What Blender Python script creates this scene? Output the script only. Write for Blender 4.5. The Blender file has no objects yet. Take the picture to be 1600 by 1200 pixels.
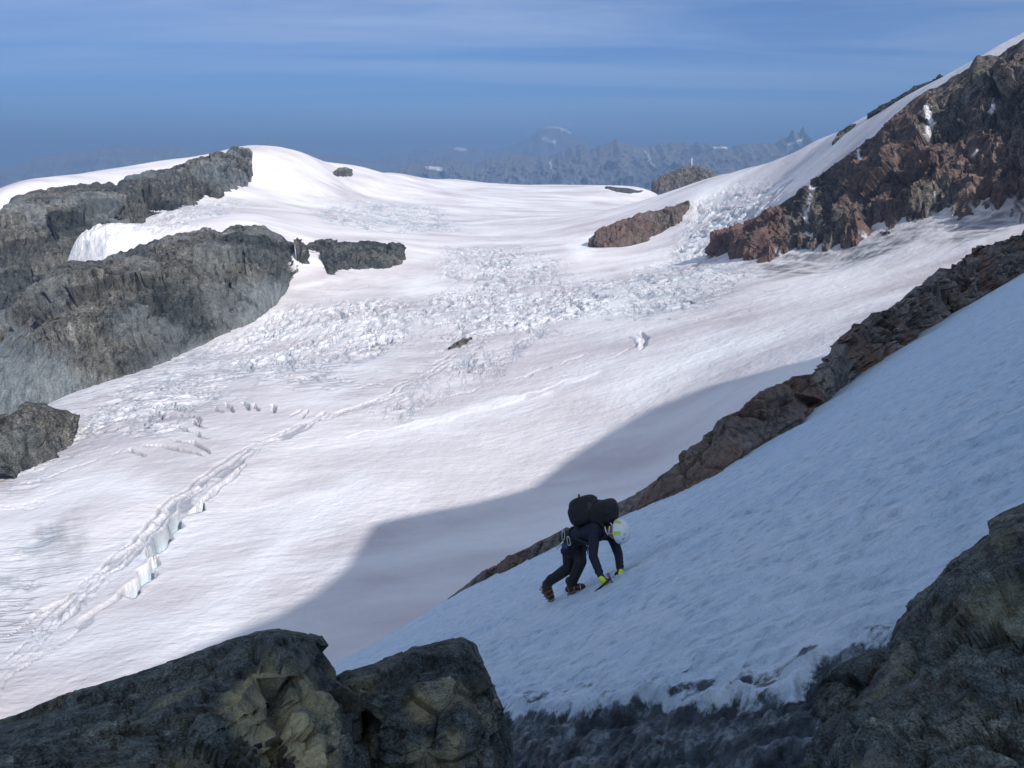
import bpy, bmesh, math, random
import numpy as np
from mathutils import Vector, Matrix

random.seed(7)
np.random.seed(7)
sc = bpy.context.scene
COL = sc.collection

# ------------------------------------------------------------------ camera
F = 1256.0                                   # focal length in photograph pixels (1600 wide)
PITCH = math.atan(350.0 / F)
CP, SP = math.cos(PITCH), math.sin(PITCH)
cam_d = bpy.data.cameras.new('camera')
cam_d.sensor_width = 36.0
cam_d.lens = 36.0 * F / 1600.0
cam_d.clip_start = 0.05
cam_d.clip_end = 120000.0
cam = bpy.data.objects.new('camera', cam_d)
cam.rotation_euler = (math.pi / 2 - PITCH, 0, 0)
COL.objects.link(cam)
sc.camera = cam

# ------------------------------------------------------------------ sun and sky
SUN_AZ = (0.58, -0.8146)                       # towards the sun, horizontal
SUN_EL = math.radians(35.0)
SUN = np.array([SUN_AZ[0] * math.cos(SUN_EL), SUN_AZ[1] * math.cos(SUN_EL), math.sin(SUN_EL)])
sun_d = bpy.data.lights.new('sun', 'SUN')
sun_d.energy = 3.6
sun_d.angle = math.radians(0.55)
sun_d.color = (1.0, 0.945, 0.90)
sun = bpy.data.objects.new('sun', sun_d)
sun.rotation_euler = Vector(SUN).to_track_quat('Z', 'Y').to_euler()
COL.objects.link(sun)

world = bpy.data.worlds.new('World')
sc.world = world
world.use_nodes = True
wn, wl = world.node_tree.nodes, world.node_tree.links
wn.clear()
w_out = wn.new('ShaderNodeOutputWorld')
w_bg = wn.new('ShaderNodeBackground')
w_sky = wn.new('ShaderNodeTexSky')
w_sky.sky_type = 'NISHITA'
w_sky.sun_disc = False
w_sky.sun_elevation = SUN_EL
w_sky.sun_rotation = math.atan2(SUN_AZ[0], SUN_AZ[1])
w_sky.altitude = 3500.0
w_sky.air_density = 1.0
w_sky.dust_density = 0.3
w_sky.ozone_density = 2.0
w_bg.inputs['Strength'].default_value = 0.148
# thin high veil of cirrus: streaks on a flat layer overhead
w_tc = wn.new('ShaderNodeTexCoord')
w_sep = wn.new('ShaderNodeSeparateXYZ')
wl.new(w_tc.outputs['Generated'], w_sep.inputs[0])
w_zmax = wn.new('ShaderNodeMath'); w_zmax.operation = 'MAXIMUM'; w_zmax.inputs[1].default_value = 0.0
wl.new(w_sep.outputs['Z'], w_zmax.inputs[0])
w_add = wn.new('ShaderNodeMath'); w_add.operation = 'ADD'; w_add.inputs[1].default_value = 0.07
wl.new(w_zmax.outputs[0], w_add.inputs[0])
w_dx = wn.new('ShaderNodeMath'); w_dx.operation = 'DIVIDE'
w_dy = wn.new('ShaderNodeMath'); w_dy.operation = 'DIVIDE'
wl.new(w_sep.outputs['X'], w_dx.inputs[0]); wl.new(w_add.outputs[0], w_dx.inputs[1])
wl.new(w_sep.outputs['Y'], w_dy.inputs[0]); wl.new(w_add.outputs[0], w_dy.inputs[1])
w_com = wn.new('ShaderNodeCombineXYZ')
wl.new(w_dx.outputs[0], w_com.inputs[0]); wl.new(w_dy.outputs[0], w_com.inputs[1])
w_map = wn.new('ShaderNodeMapping')
w_map.inputs['Rotation'].default_value = (0, 0, math.radians(12))
w_map.inputs['Scale'].default_value = (0.16, 0.62, 1.0)
wl.new(w_com.outputs[0], w_map.inputs[0])
w_n1 = wn.new('ShaderNodeTexNoise')
w_n1.inputs['Scale'].default_value = 1.1; w_n1.inputs['Detail'].default_value = 7
w_n1.inputs['Roughness'].default_value = 0.55; w_n1.inputs['Distortion'].default_value = 0.5
wl.new(w_map.outputs[0], w_n1.inputs['Vector'])
w_rmp = wn.new('ShaderNodeValToRGB')
w_rmp.color_ramp.elements[0].position = 0.43; w_rmp.color_ramp.elements[0].color = (0.10, 0.10, 0.10, 1)
w_rmp.color_ramp.elements[1].position = 0.60; w_rmp.color_ramp.elements[1].color = (1.0, 1.0, 1.0, 1)
wl.new(w_n1.outputs[0], w_rmp.inputs[0])
w_tint = wn.new('ShaderNodeMix'); w_tint.data_type = 'RGBA'; w_tint.blend_type = 'MULTIPLY'; w_tint.inputs[0].default_value = 1.0
w_tint.inputs[7].default_value = (.215, .325, .47, 1)
wl.new(w_sky.outputs[0], w_tint.inputs[6])
# the veil thins out towards the horizon, strengthened overhead to brighten the shaded snow
w_el = wn.new('ShaderNodeMapRange'); w_el.interpolation_type = 'SMOOTHSTEP'
w_el.inputs['From Min'].default_value = 0.02; w_el.inputs['From Max'].default_value = 0.42
w_el.inputs['To Min'].default_value = 0.14; w_el.inputs['To Max'].default_value = 1.0
wl.new(w_zmax.outputs[0], w_el.inputs['Value'])
w_fac = wn.new('ShaderNodeMath'); w_fac.operation = 'MULTIPLY'
wl.new(w_rmp.outputs[0], w_fac.inputs[0]); wl.new(w_el.outputs[0], w_fac.inputs[1])
w_mix = wn.new('ShaderNodeMix'); w_mix.data_type = 'RGBA'
w_mix.inputs[7].default_value = (4.0, 4.4, 5.1, 1)
wl.new(w_fac.outputs[0], w_mix.inputs[0])
wl.new(w_tint.outputs[2], w_mix.inputs[6])
wl.new(w_mix.outputs[2], w_bg.inputs['Color'])
wl.new(w_bg.outputs[0], w_out.inputs['Surface'])

sc.view_settings.view_transform = 'Standard'
sc.view_settings.look = 'None'
sc.view_settings.gamma = 1.0
sc.view_settings.exposure = 0.55
sc.cycles.use_denoising = True
sc.cycles.max_bounces = 3
sc.cycles.diffuse_bounces = 2
sc.cycles.glossy_bounces = 2
sc.cycles.transmission_bounces = 2
sc.cycles.volume_bounces = 1
sc.cycles.use_adaptive_sampling = True
sc.cycles.adaptive_threshold = 0.02

# ------------------------------------------------------------------ numpy helpers
def ray(u, v):
    xn = (u - 800.0) / F; yn = (600.0 - v) / F
    return np.array([xn, CP + yn * SP, -SP + yn * CP])

def P(u, v, r):
    """the point seen at photograph pixel u, v at horizontal distance r"""
    d = ray(u, v)
    return d * (r / math.hypot(d[0], d[1]))

def proj(p):
    x, y, z = p[..., 0], p[..., 1], p[..., 2]
    dep = y * CP - z * SP
    up = y * SP + z * CP
    return 800 + F * x / dep, 600 - F * up / dep

_perm = np.random.RandomState(3).permutation(256).astype(np.int64)
_perm = np.concatenate([_perm, _perm, _perm])
_g3 = np.random.RandomState(5).normal(size=(256, 3)); _g3 /= np.linalg.norm(_g3, axis=1)[:, None]
_g3 = _g3.astype(np.float32)

def noise3(p):
    p = np.asarray(p, dtype=np.float64)
    i = np.floor(p).astype(np.int64)
    f = (p - i).astype(np.float32)
    i &= 255
    w = f * f * f * (f * (f * 6 - 15) + 10)
    out = 0
    for dx in (0, 1):
        wx = w[:, 0] if dx else 1 - w[:, 0]
        a = _perm[i[:, 0] + dx]
        for dy in (0, 1):
            wy = w[:, 1] if dy else 1 - w[:, 1]
            b = _perm[a + i[:, 1] + dy]
            for dz in (0, 1):
                wz = w[:, 2] if dz else 1 - w[:, 2]
                g = _g3[_perm[b + i[:, 2] + dz]]
                dot = g[:, 0] * (f[:, 0] - dx) + g[:, 1] * (f[:, 1] - dy) + g[:, 2] * (f[:, 2] - dz)
                out = out + dot * wx * wy * wz
    return out * 1.6

def fbm(p, octaves=4, gain=0.5, lac=2.03, ridged=False):
    p = np.asarray(p, dtype=np.float64); s = 0; a = 1; t = 0
    for k in range(octaves):
        n = noise3(p + 17.3 * k)
        if ridged: n = 1 - 2 * np.abs(n)
        s = s + a * n; t += a
        a *= gain; p = p * lac
    return s / t

_jt = np.random.RandomState(11).uniform(0, 1, size=(256, 8)).astype(np.float32)

def worley2(x, y, jit=0.9):
    """F1, F2, random id of the nearest cell"""
    ix = np.floor(x).astype(np.int64); iy = np.floor(y).astype(np.int64)
    fx = (x - ix).astype(np.float32); fy = (y - iy).astype(np.float32)
    f1 = np.full(x.shape, 9.0, np.float32); f2 = f1.copy(); cid = np.zeros(x.shape, np.float32)
    for dx in (-1, 0, 1):
        a_ = _perm[(ix + dx) & 255]
        for dy in (-1, 0, 1):
            j = _jt[_perm[a_ + ((iy + dy) & 255)]]
            d = np.hypot(dx + .5 + jit * (j[..., 0] - .5) - fx, dy + .5 + jit * (j[..., 1] - .5) - fy)
            near = d < f1
            f2 = np.where(near, f1, np.minimum(f2, d))
            cid = np.where(near, j[..., 2], cid)
            f1 = np.where(near, d, f1)
    return f1, f2, cid

def facets3(p):
    """blocky facets: every Voronoi cell carries its own tilted plane; returns offset and F2-F1"""
    i = np.floor(p).astype(np.int64); f = (p - i).astype(np.float32)
    n = len(p)
    f1 = np.full(n, 9.0, np.float32); f2 = f1.copy(); best = np.zeros(n, np.int64); bq = np.zeros((n, 3), np.float32)
    for dx in (-1, 0, 1):
        a_ = _perm[(i[:, 0] + dx) & 255]
        for dy in (-1, 0, 1):
            b_ = _perm[a_ + ((i[:, 1] + dy) & 255)]
            for dz in (-1, 0, 1):
                h = _perm[b_ + ((i[:, 2] + dz) & 255)]
                q = f - (_jt[h, :3] * .9 + np.array([dx + .05, dy + .05, dz + .05], np.float32))
                d = np.einsum('ij,ij->i', q, q)
                near = d < f1
                f2 = np.where(near, f1, np.minimum(f2, d))
                f1 = np.where(near, d, f1)
                best = np.where(near, h, best); bq[near] = q[near]
    t = _jt[best, 3:6] - .5
    off = (bq * t).sum(1) * 1.6 + (_jt[best, 6] - .5) * .8
    return off, np.sqrt(f2) - np.sqrt(f1)

def sstep(a, b, x):
    t = np.clip((x - a) / (b - a), 0, 1)
    return t * t * (3 - 2 * t)

def seg_dist(x, y, pts):
    """distance to a polyline and how far along it (0..1)"""
    best = np.full(x.shape, 1e9); par = np.zeros(x.shape); n = len(pts) - 1
    for k in range(n):
        ax, ay = pts[k][0], pts[k][1]; bx, by = pts[k + 1][0], pts[k + 1][1]
        dx, dy = bx - ax, by - ay
        t = np.clip(((x - ax) * dx + (y - ay) * dy) / (dx * dx + dy * dy + 1e-9), 0, 1)
        d = np.hypot(x - ax - t * dx, y - ay - t * dy)
        m = d < best
        best = np.where(m, d, best); par = np.where(m, (k + t) / n, par)
    return best, par

def poly_sd(x, y, pts):
    """signed distance to a polygon, positive inside"""
    n = len(pts); ins = np.zeros(x.shape, bool)
    for k in range(n):
        ax, ay = pts[k][0], pts[k][1]; bx, by = pts[(k + 1) % n][0], pts[(k + 1) % n][1]
        if ay == by: continue
        c = ((ay > y) != (by > y)) & (x < (bx - ax) * (y - ay) / (by - ay) + ax)
        ins ^= c
    d, _ = seg_dist(x, y, list(pts) + [pts[0]])
    return np.where(ins, d, -d)

# ------------------------------------------------------------------ scene helpers
def tag(o, label=None, cat=None, group=None, kind=None):
    if label: o['label'] = label
    if cat: o['category'] = cat
    if group: o['group'] = group
    if kind: o['kind'] = kind
    return o

def link(name, me, mat=None, parent=None):
    o = bpy.data.objects.new(name, me)
    COL.objects.link(o)
    if mat is not None: me.materials.append(mat)
    if parent is not None: o.parent = parent
    return o

def grid_mesh(name, V, smooth=True, attrs=None, wrap=False, flip=False):
    """V: (rows, cols, 3)"""
    nr, nc = V.shape[:2]
    idx = np.arange(nr * nc).reshape(nr, nc)
    if wrap: idx = np.concatenate([idx, idx[:, :1]], 1)
    a, b, c, d = idx[:-1, :-1], idx[:-1, 1:], idx[1:, 1:], idx[1:, :-1]
    q = np.stack([a, b, c, d] if not flip else [a, d, c, b], -1).reshape(-1, 4)
    return quad_mesh(name, V.reshape(-1, 3), q, smooth, attrs)

def quad_mesh(name, V, q, smooth=True, attrs=None):
    me = bpy.data.meshes.new(name)
    me.vertices.add(len(V)); me.vertices.foreach_set('co', np.ascontiguousarray(V, dtype=np.float32).ravel())
    me.loops.add(q.size); me.loops.foreach_set('vertex_index', q.astype(np.int32).ravel())
    me.polygons.add(len(q))
    me.polygons.foreach_set('loop_start', np.arange(0, q.size, 4, dtype=np.int32))
    me.polygons.foreach_set('use_smooth', np.full(len(q), smooth, dtype=bool))
    me.update(calc_edges=True)
    for k, v in (attrs or {}).items():
        at = me.attributes.new(k, 'FLOAT', 'POINT')
        at.data.foreach_set('value', np.ascontiguousarray(v, dtype=np.float32).ravel())
    me.validate()
    return me

# ------------------------------------------------------------------ materials
def new_mat(name):
    m = bpy.data.materials.new(name); m.use_nodes = True
    nt = m.node_tree
    return m, nt.nodes, nt.links, nt.nodes['Principled BSDF']

def attr_node(n, name):
    a = n.new('ShaderNodeAttribute'); a.attribute_name = name
    return a.outputs['Fac']

def mixc(n, l, fac, a, b):
    m = n.new('ShaderNodeMix'); m.data_type = 'RGBA'
    for s, k in ((fac, 0), (a, 6), (b, 7)):
        if isinstance(s, (tuple, list)): m.inputs[k].default_value = (*s[:3], 1)
        elif isinstance(s, (int, float)): m.inputs[k].default_value = s
        else: l.new(s, m.inputs[k])
    return m.outputs[2]

def noise_node(n, l, scale, detail=6, rough=.55, stretch=(1, 1, 1), rot=(0, 0, 0), dist=0.0, vec=None):
    tc = n.new('ShaderNodeTexCoord'); mp = n.new('ShaderNodeMapping')
    mp.inputs['Scale'].default_value = stretch; mp.inputs['Rotation'].default_value = rot
    l.new(vec if vec is not None else tc.outputs['Object'], mp.inputs[0])
    t = n.new('ShaderNodeTexNoise'); t.inputs['Scale'].default_value = scale
    t.inputs['Detail'].default_value = detail; t.inputs['Roughness'].default_value = rough
    t.inputs['Distortion'].default_value = dist
    l.new(mp.outputs[0], t.inputs['Vector'])
    return t.outputs[0]

def ramp(n, l, fac, stops):
    r = n.new('ShaderNodeValToRGB'); e = r.color_ramp.elements
    while len(e) < len(stops): e.new(0.5)
    for k, (p, c) in enumerate(stops):
        e[k].position = p; e[k].color = (*((c,) * 3 if isinstance(c, (int, float)) else c), 1)
    l.new(fac, r.inputs[0])
    return r.outputs[0]

def math_node(n, l, op, a, b=None):
    m = n.new('ShaderNodeMath'); m.operation = op
    for k, s in enumerate((a, b)):
        if s is None: continue
        if isinstance(s, (int, float)): m.inputs[k].default_value = s
        else: l.new(s, m.inputs[k])
    return m.outputs[0]

def bump(n, l, height, dist, strength, prev=None):
    b = n.new('ShaderNodeBump'); b.inputs['Distance'].default_value = dist
    b.inputs['Strength'].default_value = strength
    l.new(height, b.inputs['Height'])
    if prev is not None: l.new(prev, b.inputs['Normal'])
    return b.outputs[0]

def rock_mat(name, stops, scale, tint=None, tint_attr=None, bump_d=1.0, snow=True, rough=0.85, strata=(1, 1, 2.5), pale_col=None, grain=1.0, st2=(1, 1, .75)):
    m, n, l, b = new_mat(name)
    n1 = noise_node(n, l, scale, 5, .62, strata, (0.3, 0.35, 0.2), .6)
    col = ramp(n, l, n1, stops)
    n2 = noise_node(n, l, scale * 9, 4, .68, st2, (0.5, 0.1, 0.7) if st2[2] > .6 else (.12, .1, .7), .4)
    dark = ramp(n, l, n2, [(.34, 1 - .70 * grain), (.47, 1 - .15 * grain), (.60, 1 + .1 * grain), (.75, 1 + .55 * grain)])
    n3 = noise_node(n, l, scale * 60, 2, .65, (1, 1, 2.2), (0.35, 0.5, 0.3))
    dk3 = ramp(n, l, n3, [(.36, 1 - .45 * grain), (.5, 1.0), (.66, 1 + .3 * grain)])
    mu = n.new('ShaderNodeMix'); mu.data_type = 'RGBA'; mu.blend_type = 'MULTIPLY'; mu.inputs[0].default_value = 1
    l.new(dark, mu.inputs[6]); l.new(dk3, mu.inputs[7]); dark = mu.outputs[2]
    mu = n.new('ShaderNodeMix'); mu.data_type = 'RGBA'; mu.blend_type = 'MULTIPLY'; mu.inputs[0].default_value = 1
    l.new(col, mu.inputs[6]); l.new(dark, mu.inputs[7]); col = mu.outputs[2]
    if tint is not None:
        col = mixc(n, l, attr_node(n, tint_attr or 'tint'), col, tint)
        mu = n.new('ShaderNodeMix'); mu.data_type = 'RGBA'; mu.blend_type = 'MULTIPLY'; mu.inputs[0].default_value = .75
        l.new(col, mu.inputs[6]); l.new(dark, mu.inputs[7]); col = mu.outputs[2]
    if pale_col is not None:
        col = mixc(n, l, attr_node(n, 'pale'), col, pale_col)  # mixes in a pale yellowish colour by mask
        mu = n.new('ShaderNodeMix'); mu.data_type = 'RGBA'; mu.blend_type = 'MULTIPLY'; mu.inputs[0].default_value = .6
        l.new(col, mu.inputs[6]); l.new(dark, mu.inputs[7]); col = mu.outputs[2]
    if snow: col = mixc(n, l, attr_node(n, 'snow'), col, (.80, .80, .82))
    l.new(col, b.inputs['Base Color'])
    b.inputs['Roughness'].default_value = rough
    b.inputs['Specular IOR Level'].default_value = .3
    hsum = math_node(n, l, 'ADD', n2, math_node(n, l, 'MULTIPLY', n3, .3))
    nb = bump(n, l, hsum, bump_d * .5, 1.0)
    l.new(nb, b.inputs['Normal'])
    return m

# glacier snow: clean firn, pinkish dusty firn, grey ice
M_GLACIER, n, l, b = new_mat('glacier_firn')
dn = noise_node(n, l, .02, 5, .6, (.6, 1.6, 1), (0, 0, .25), .5)
dn2 = noise_node(n, l, .15, 4, .6, (.35, 1, 1), (0, 0, .1), .4)
dirt = math_node(n, l, 'MULTIPLY', attr_node(n, 'dirt'), ramp(n, l, dn, [(.35, .55), (.62, 1.0)]))
col = mixc(n, l, dirt, (.87, .87, .875), (.53, .485, .50))
gr = math_node(n, l, 'MULTIPLY', attr_node(n, 'grey'), ramp(n, l, dn2, [(.35, .2), (.6, 1.0)]))
col = mixc(n, l, gr, col, (.16, .165, .175))
col = mixc(n, l, attr_node(n, 'crack_shade'), col, (.17, .20, .25))  # dark blue tint paints the shade into crevasse gaps
# fine crevasse and flow lines: thin dark joints between pale ribs, along the ice
def lines(scale, stretch, rot, lo, hi, dist):
    t = noise_node(n, l, scale, 3, .6, stretch, rot, dist)
    d_ = math_node(n, l, 'ABSOLUTE', math_node(n, l, 'SUBTRACT', t, .5))
    return ramp(n, l, d_, [(lo, 1.0), (hi, 0.0)])
la = math_node(n, l, 'MULTIPLY', lines(1.0, (.15, .035, .05), (0, 0, .35), .008, .040, .6), attr_node(n, 'fallz'))
lb = math_node(n, l, 'MULTIPLY', lines(1.0, (.020, .16, .05), (0, 0, -.22), .008, .050, .3), attr_node(n, 'flowz'))
ll = math_node(n, l, 'MAXIMUM', la, lb)
col = mixc(n, l, math_node(n, l, 'MULTIPLY', ll, .72), col, (.27, .29, .34))
blue = attr_node(n, 'ice')
col = mixc(n, l, blue, col, (.62, .74, .80))
l.new(col, b.inputs['Base Color'])
b.inputs['Roughness'].default_value = .7; b.inputs['Specular IOR Level'].default_value = .15
nb = bump(n, l, noise_node(n, l, 1.0, 3, .6, (.10, .5, .3), (0, 0, .06), .3), .55, .55)
nb = bump(n, l, math_node(n, l, 'SUBTRACT', noise_node(n, l, .12, 3, .62), math_node(n, l, 'MULTIPLY', ll, .35)), 2.2, .5, nb)
l.new(nb, b.inputs['Normal'])

# near snow: granular old snow over ice
M_SLOPE, n, l, b = new_mat('granular_snow')
FALL = math.atan2(-.482, .578)
g1 = noise_node(n, l, 9, 6, .65, (.35, 1.2, 1), (0, 0, -FALL))
g2 = noise_node(n, l, 60, 4, .7)
ic = attr_node(n, 'icy')
ic = ramp(n, l, math_node(n, l, 'ADD', ic, math_node(n, l, 'MULTIPLY', math_node(n, l, 'SUBTRACT', noise_node(n, l, 7, 6, .68), .5), 1.5)), [(.42, 0.0), (.60, 1.0)])
grit = ramp(n, l, g2, [(.45, 1.0), (.75, .78)])
g0 = noise_node(n, l, 1.3, 4, .6, (.18, 1.0, 1), (0, 0, -FALL), .3)
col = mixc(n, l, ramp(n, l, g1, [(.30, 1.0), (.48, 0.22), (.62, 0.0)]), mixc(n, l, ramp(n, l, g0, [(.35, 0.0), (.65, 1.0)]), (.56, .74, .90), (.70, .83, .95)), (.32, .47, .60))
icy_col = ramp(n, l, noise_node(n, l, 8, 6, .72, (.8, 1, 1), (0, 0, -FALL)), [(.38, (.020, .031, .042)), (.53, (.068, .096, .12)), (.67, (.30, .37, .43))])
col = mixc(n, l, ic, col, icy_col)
mu = n.new('ShaderNodeMix'); mu.data_type = 'RGBA'; mu.blend_type = 'MULTIPLY'; mu.inputs[0].default_value = 1
l.new(col, mu.inputs[6]); l.new(grit, mu.inputs[7])
l.new(mu.outputs[2], b.inputs['Base Color'])
b.inputs['Roughness'].default_value = .55; b.inputs['Specular IOR Level'].default_value = .3
nb = bump(n, l, g1, .06, .8)
nb = bump(n, l, g2, .014, .7, nb)
l.new(nb, b.inputs['Normal'])

M_CLIFF = rock_mat('grey_green_gneiss', [(.28, (.030, .035, .037)), (.44, (.062, .068, .066)), (.56, (.105, .102, .088)), (.70, (.20, .195, .175))], .013,
                   tint=(.20, .225, .23), bump_d=4, st2=(1.5, 1.5, .40), strata=(.8, .8, 2.2))
M_RED = rock_mat('red_brown_gneiss', [(.30, (.060, .060, .055)), (.44, (.115, .094, .078)), (.56, (.130, .118, .100)), (.70, (.22, .185, .15))], .013,
                 tint=(.145, .088, .073), bump_d=4, strata=(1.6, 1.6, .5), st2=(1.5, 1.5, .40))
M_RIB = rock_mat('slaty_rib_rock', [(.30, (.070, .066, .064)), (.48, (.16, .147, .135)), (.62, (.22, .20, .178)), (.78, (.33, .30, .26))], .55,
                 tint=(.15, .095, .072), grain=.8, bump_d=.10, strata=(.5, .8, 2.0))
M_BOULDER = rock_mat('green_grey_boulder', [(.30, (.030, .040, .043)), (.45, (.062, .082, .086)), (.58, (.105, .125, .115)), (.72, (.20, .21, .17))], 2.2,
                     tint=(.13, .105, .05), bump_d=.03, snow=False, pale_col=(.40, .38, .23), grain=.7)
M_FAR = rock_mat('far_rock', [(.30, (.10, .10, .10)), (.5, (.18, .175, .17)), (.75, (.34, .33, .32))], .0016,
                 tint=(.2, .19, .18), bump_d=60, strata=(1, 1, .5))

# ------------------------------------------------------------------ glacier: control net (u, v, horizontal distance)
CTRL = [
 # basin, near to far, left to right
 (-250,1150,260),(-250,950,380),(-250,800,520),(0,1130,250),(0,1000,320),(0,900,390),(0,800,480),(0,740,560),(0,695,650),(-250,700,720),
 (200,1050,250),(200,900,340),(200,800,420),(200,700,530),(200,640,640),(200,592,760),(100,620,800),(100,690,640),
 (400,1000,255),(400,900,310),(400,800,390),(400,700,480),(400,600,640),(400,545,780),(400,505,890),(330,530,860),
 (600,950,255),(600,850,320),(600,750,400),(600,650,510),(600,580,610),(600,500,800),(600,440,1000),(510,435,1000),(450,445,990),(430,475,935),(300,560,800),
 (720,900,270),(800,850,310),(800,750,385),(800,650,480),(800,580,580),(800,500,760),(800,430,1000),(800,370,1350),(800,320,1900),(800,290,2700),
 (1000,750,370),(1000,650,450),(1000,570,540),(1000,500,680),(1000,440,880),(1000,385,1150),(1000,330,1700),(1000,292,2500),(900,291,2650),
 (1200,600,420),(1200,520,540),(1200,440,730),(1290,560,430),(1400,470,560),(1500,420,640),(1600,352,720),(1750,300,760),
 (1400,560,380),(1600,500,380),(1800,450,400),
 # foot and top of the right hand face
 (1115,397,985),(1190,428,790),(1300,418,770),(1440,374,750),(1600,344,745),
 (1115,392,1020),(1200,335,1000),(1270,290,990),(1340,235,985),(1400,180,975),(1480,130,965),(1525,98,960),(1600,60,950),(1750,0,940),
 # snow shoulder behind it up to the crest
 (1080,380,1090),(1100,335,1250),(1100,290,1700),(1150,330,1150),(1150,270,1600),(1200,300,1200),(1200,256,1450),(1250,236,1350),
 (1290,240,1130),(1280,216,1290),(1350,181,1200),(1430,142,1120),(1505,102,1050),(1600,52,1010),(1750,-20,990),(920,392,1120),(1075,318,1290),(1000,352,1300),
 # upper plateau left of the middle
 (700,400,1150),(700,340,1650),(700,300,2300),(700,281,2900),(635,390,1160),(560,372,1190),(500,362,1250),(400,332,1300),(500,320,1600),(400,290,1650),
 (300,347,1250),(300,320,1470),(200,377,1180),(200,352,1340),(120,382,1150),(110,398,1110),(155,404,1060),(250,366,1080),(400,346,1110),(440,368,1120),(470,382,1120),(510,376,1150),(600,376,1170),
 (400,227,1830),(440,231,1850),(480,241,1880),(560,259,2050),(620,269,2400),(560,300,1850),(450,270,1700),(395,262,1710),
 # snow cap behind the upper cliff
 (392,230,1790),(300,249,1670),(200,276,1575),(100,289,1505),(30,299,1480),(0,328,1470),
 (5,312,1700),(60,289,1720),(130,277,1760),(240,261,1800),(320,244,1850),(385,228,1850),(-100,330,1700),(-250,350,1700),
 # shelf at the foot of the upper cliff
 (375,284,1630),(300,317,1505),(200,347,1385),
]
CTRL_Z = [  # (u column, distance, height): the ground nobody sees from here
 (-250,150,-135),(0,150,-135),(400,150,-135),(800,150,-135),(1200,150,-120),(1600,150,-100),(1900,150,-90),
 (0,900,-265),(0,1100,-280),(0,1300,-280),(60,1200,-270),(60,950,-250),(-250,1000,-290),(-250,1300,-290),(90,1080,-230),(60,1380,-220),(-250,850,-270),
 (800,3600,-330),(1000,3400,-330),(600,3600,-300),(400,2700,-200),(200,2500,-250),(0,2400,-300),(-250,2400,-300),(1150,2300,-200),(1250,1900,-150),(1350,1600,-80),(1500,1500,-60),(1600,1450,-60),(1750,1400,-60),
 (800,4500,-500),(300,4500,-500),(1400,4500,-500),(-250,4500,-500),(1800,4500,-500),
]
pts, val = [], []
for (u, v, r) in CTRL:
    p = P(u, v, r); pts.append((math.atan2(p[0], p[1]), math.log(r))); val.append(p[2] / r)
for (u, r, z) in CTRL_Z:
    pts.append((math.atan2((u - 800) / F, .99), math.log(r))); val.append(z / r)
pts = np.array(pts); val = np.array(val)
C_MQ = 0.012
def kern(a, b):
    d2 = ((a[:, None, :] - b[None, :, :]) ** 2).sum(-1)
    return np.sqrt(d2 + C_MQ ** 2)
NP = len(pts)
A = np.zeros((NP + 3, NP + 3))
A[:NP, :NP] = kern(pts, pts) + np.eye(NP) * -1e-4
A[:NP, NP] = 1; A[:NP, NP + 1:] = pts; A[NP, :NP] = 1; A[NP + 1:, :NP] = pts.T
wts = np.linalg.solve(A, np.concatenate([val, np.zeros(3)]))
AZ0, AZ1 = math.radians(-41), math.radians(38)
LR0, LR1 = math.log(125), math.log(4600)
ca = np.linspace(AZ0, AZ1, 240); cl = np.linspace(LR0, LR1, 420)
cg = np.stack(np.meshgrid(ca, cl), -1).reshape(-1, 2)
ev = np.concatenate([kern(cg[k:k + 20000], pts) @ wts[:NP] + wts[NP] + cg[k:k + 20000] @ wts[NP + 1:] for k in range(0, len(cg), 20000)])
EG = ev.reshape(420, 240)
for _ in range(2):
    EG[1:-1] = (EG[:-2] + 2 * EG[1:-1] + EG[2:]) / 4
    EG[:, 1:-1] = (EG[:, :-2] + 2 * EG[:, 1:-1] + EG[:, 2:]) / 4

def glacier_base(x, y):
    r = np.hypot(x, y); az = np.arctan2(x, y); lr = np.log(np.maximum(r, 1))
    fa = np.clip((az - AZ0) / (AZ1 - AZ0) * 239, 0, 238.999); fl = np.clip((lr - LR0) / (LR1 - LR0) * 419, 0, 418.999)
    ia = fa.astype(int); il = fl.astype(int); ta = fa - ia; tl = fl - il
    e = (EG[il, ia] * (1 - ta) + EG[il, ia + 1] * ta) * (1 - tl) + (EG[il + 1, ia] * (1 - ta) + EG[il + 1, ia + 1] * ta) * tl
    return e * r

rs = np.concatenate([np.linspace(a, b, k, endpoint=False) for a, b, k in
     ((150, 220, 16), (220, 500, 220), (500, 1000, 330), (1000, 1350, 150), (1350, 2000, 110), (2000, 3000, 60), (3000, 4600, 18))])
azs = np.linspace(AZ0, AZ1, 880)
RR, AA = np.meshgrid(rs, azs, indexing='ij')
GX, GY = RR * np.sin(AA), RR * np.cos(AA)
GZ = glacier_base(GX, GY)
gshape = GX.shape
gx, gy, gz = GX.ravel(), GY.ravel(), GZ.ravel().copy()

def on_glacier(u, v, rmin=140, rmax=3200):
    """first hit of the line of sight with the smooth glacier"""
    d = ray(u, v); h = math.hypot(d[0], d[1])
    r = np.exp(np.linspace(math.log(rmin), math.log(rmax), 900))
    x, y, z = d[0] / h * r, d[1] / h * r, d[2] / h * r
    k = np.nonzero(z < glacier_base(x, y))[0]
    k = k[0] if len(k) else 899
    return (x[k], y[k], z[k])
def og(lst): return [on_glacier(u, v) for (u, v) in lst]

P2 = np.stack([gx, gy, np.zeros_like(gx)], 1)
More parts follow.
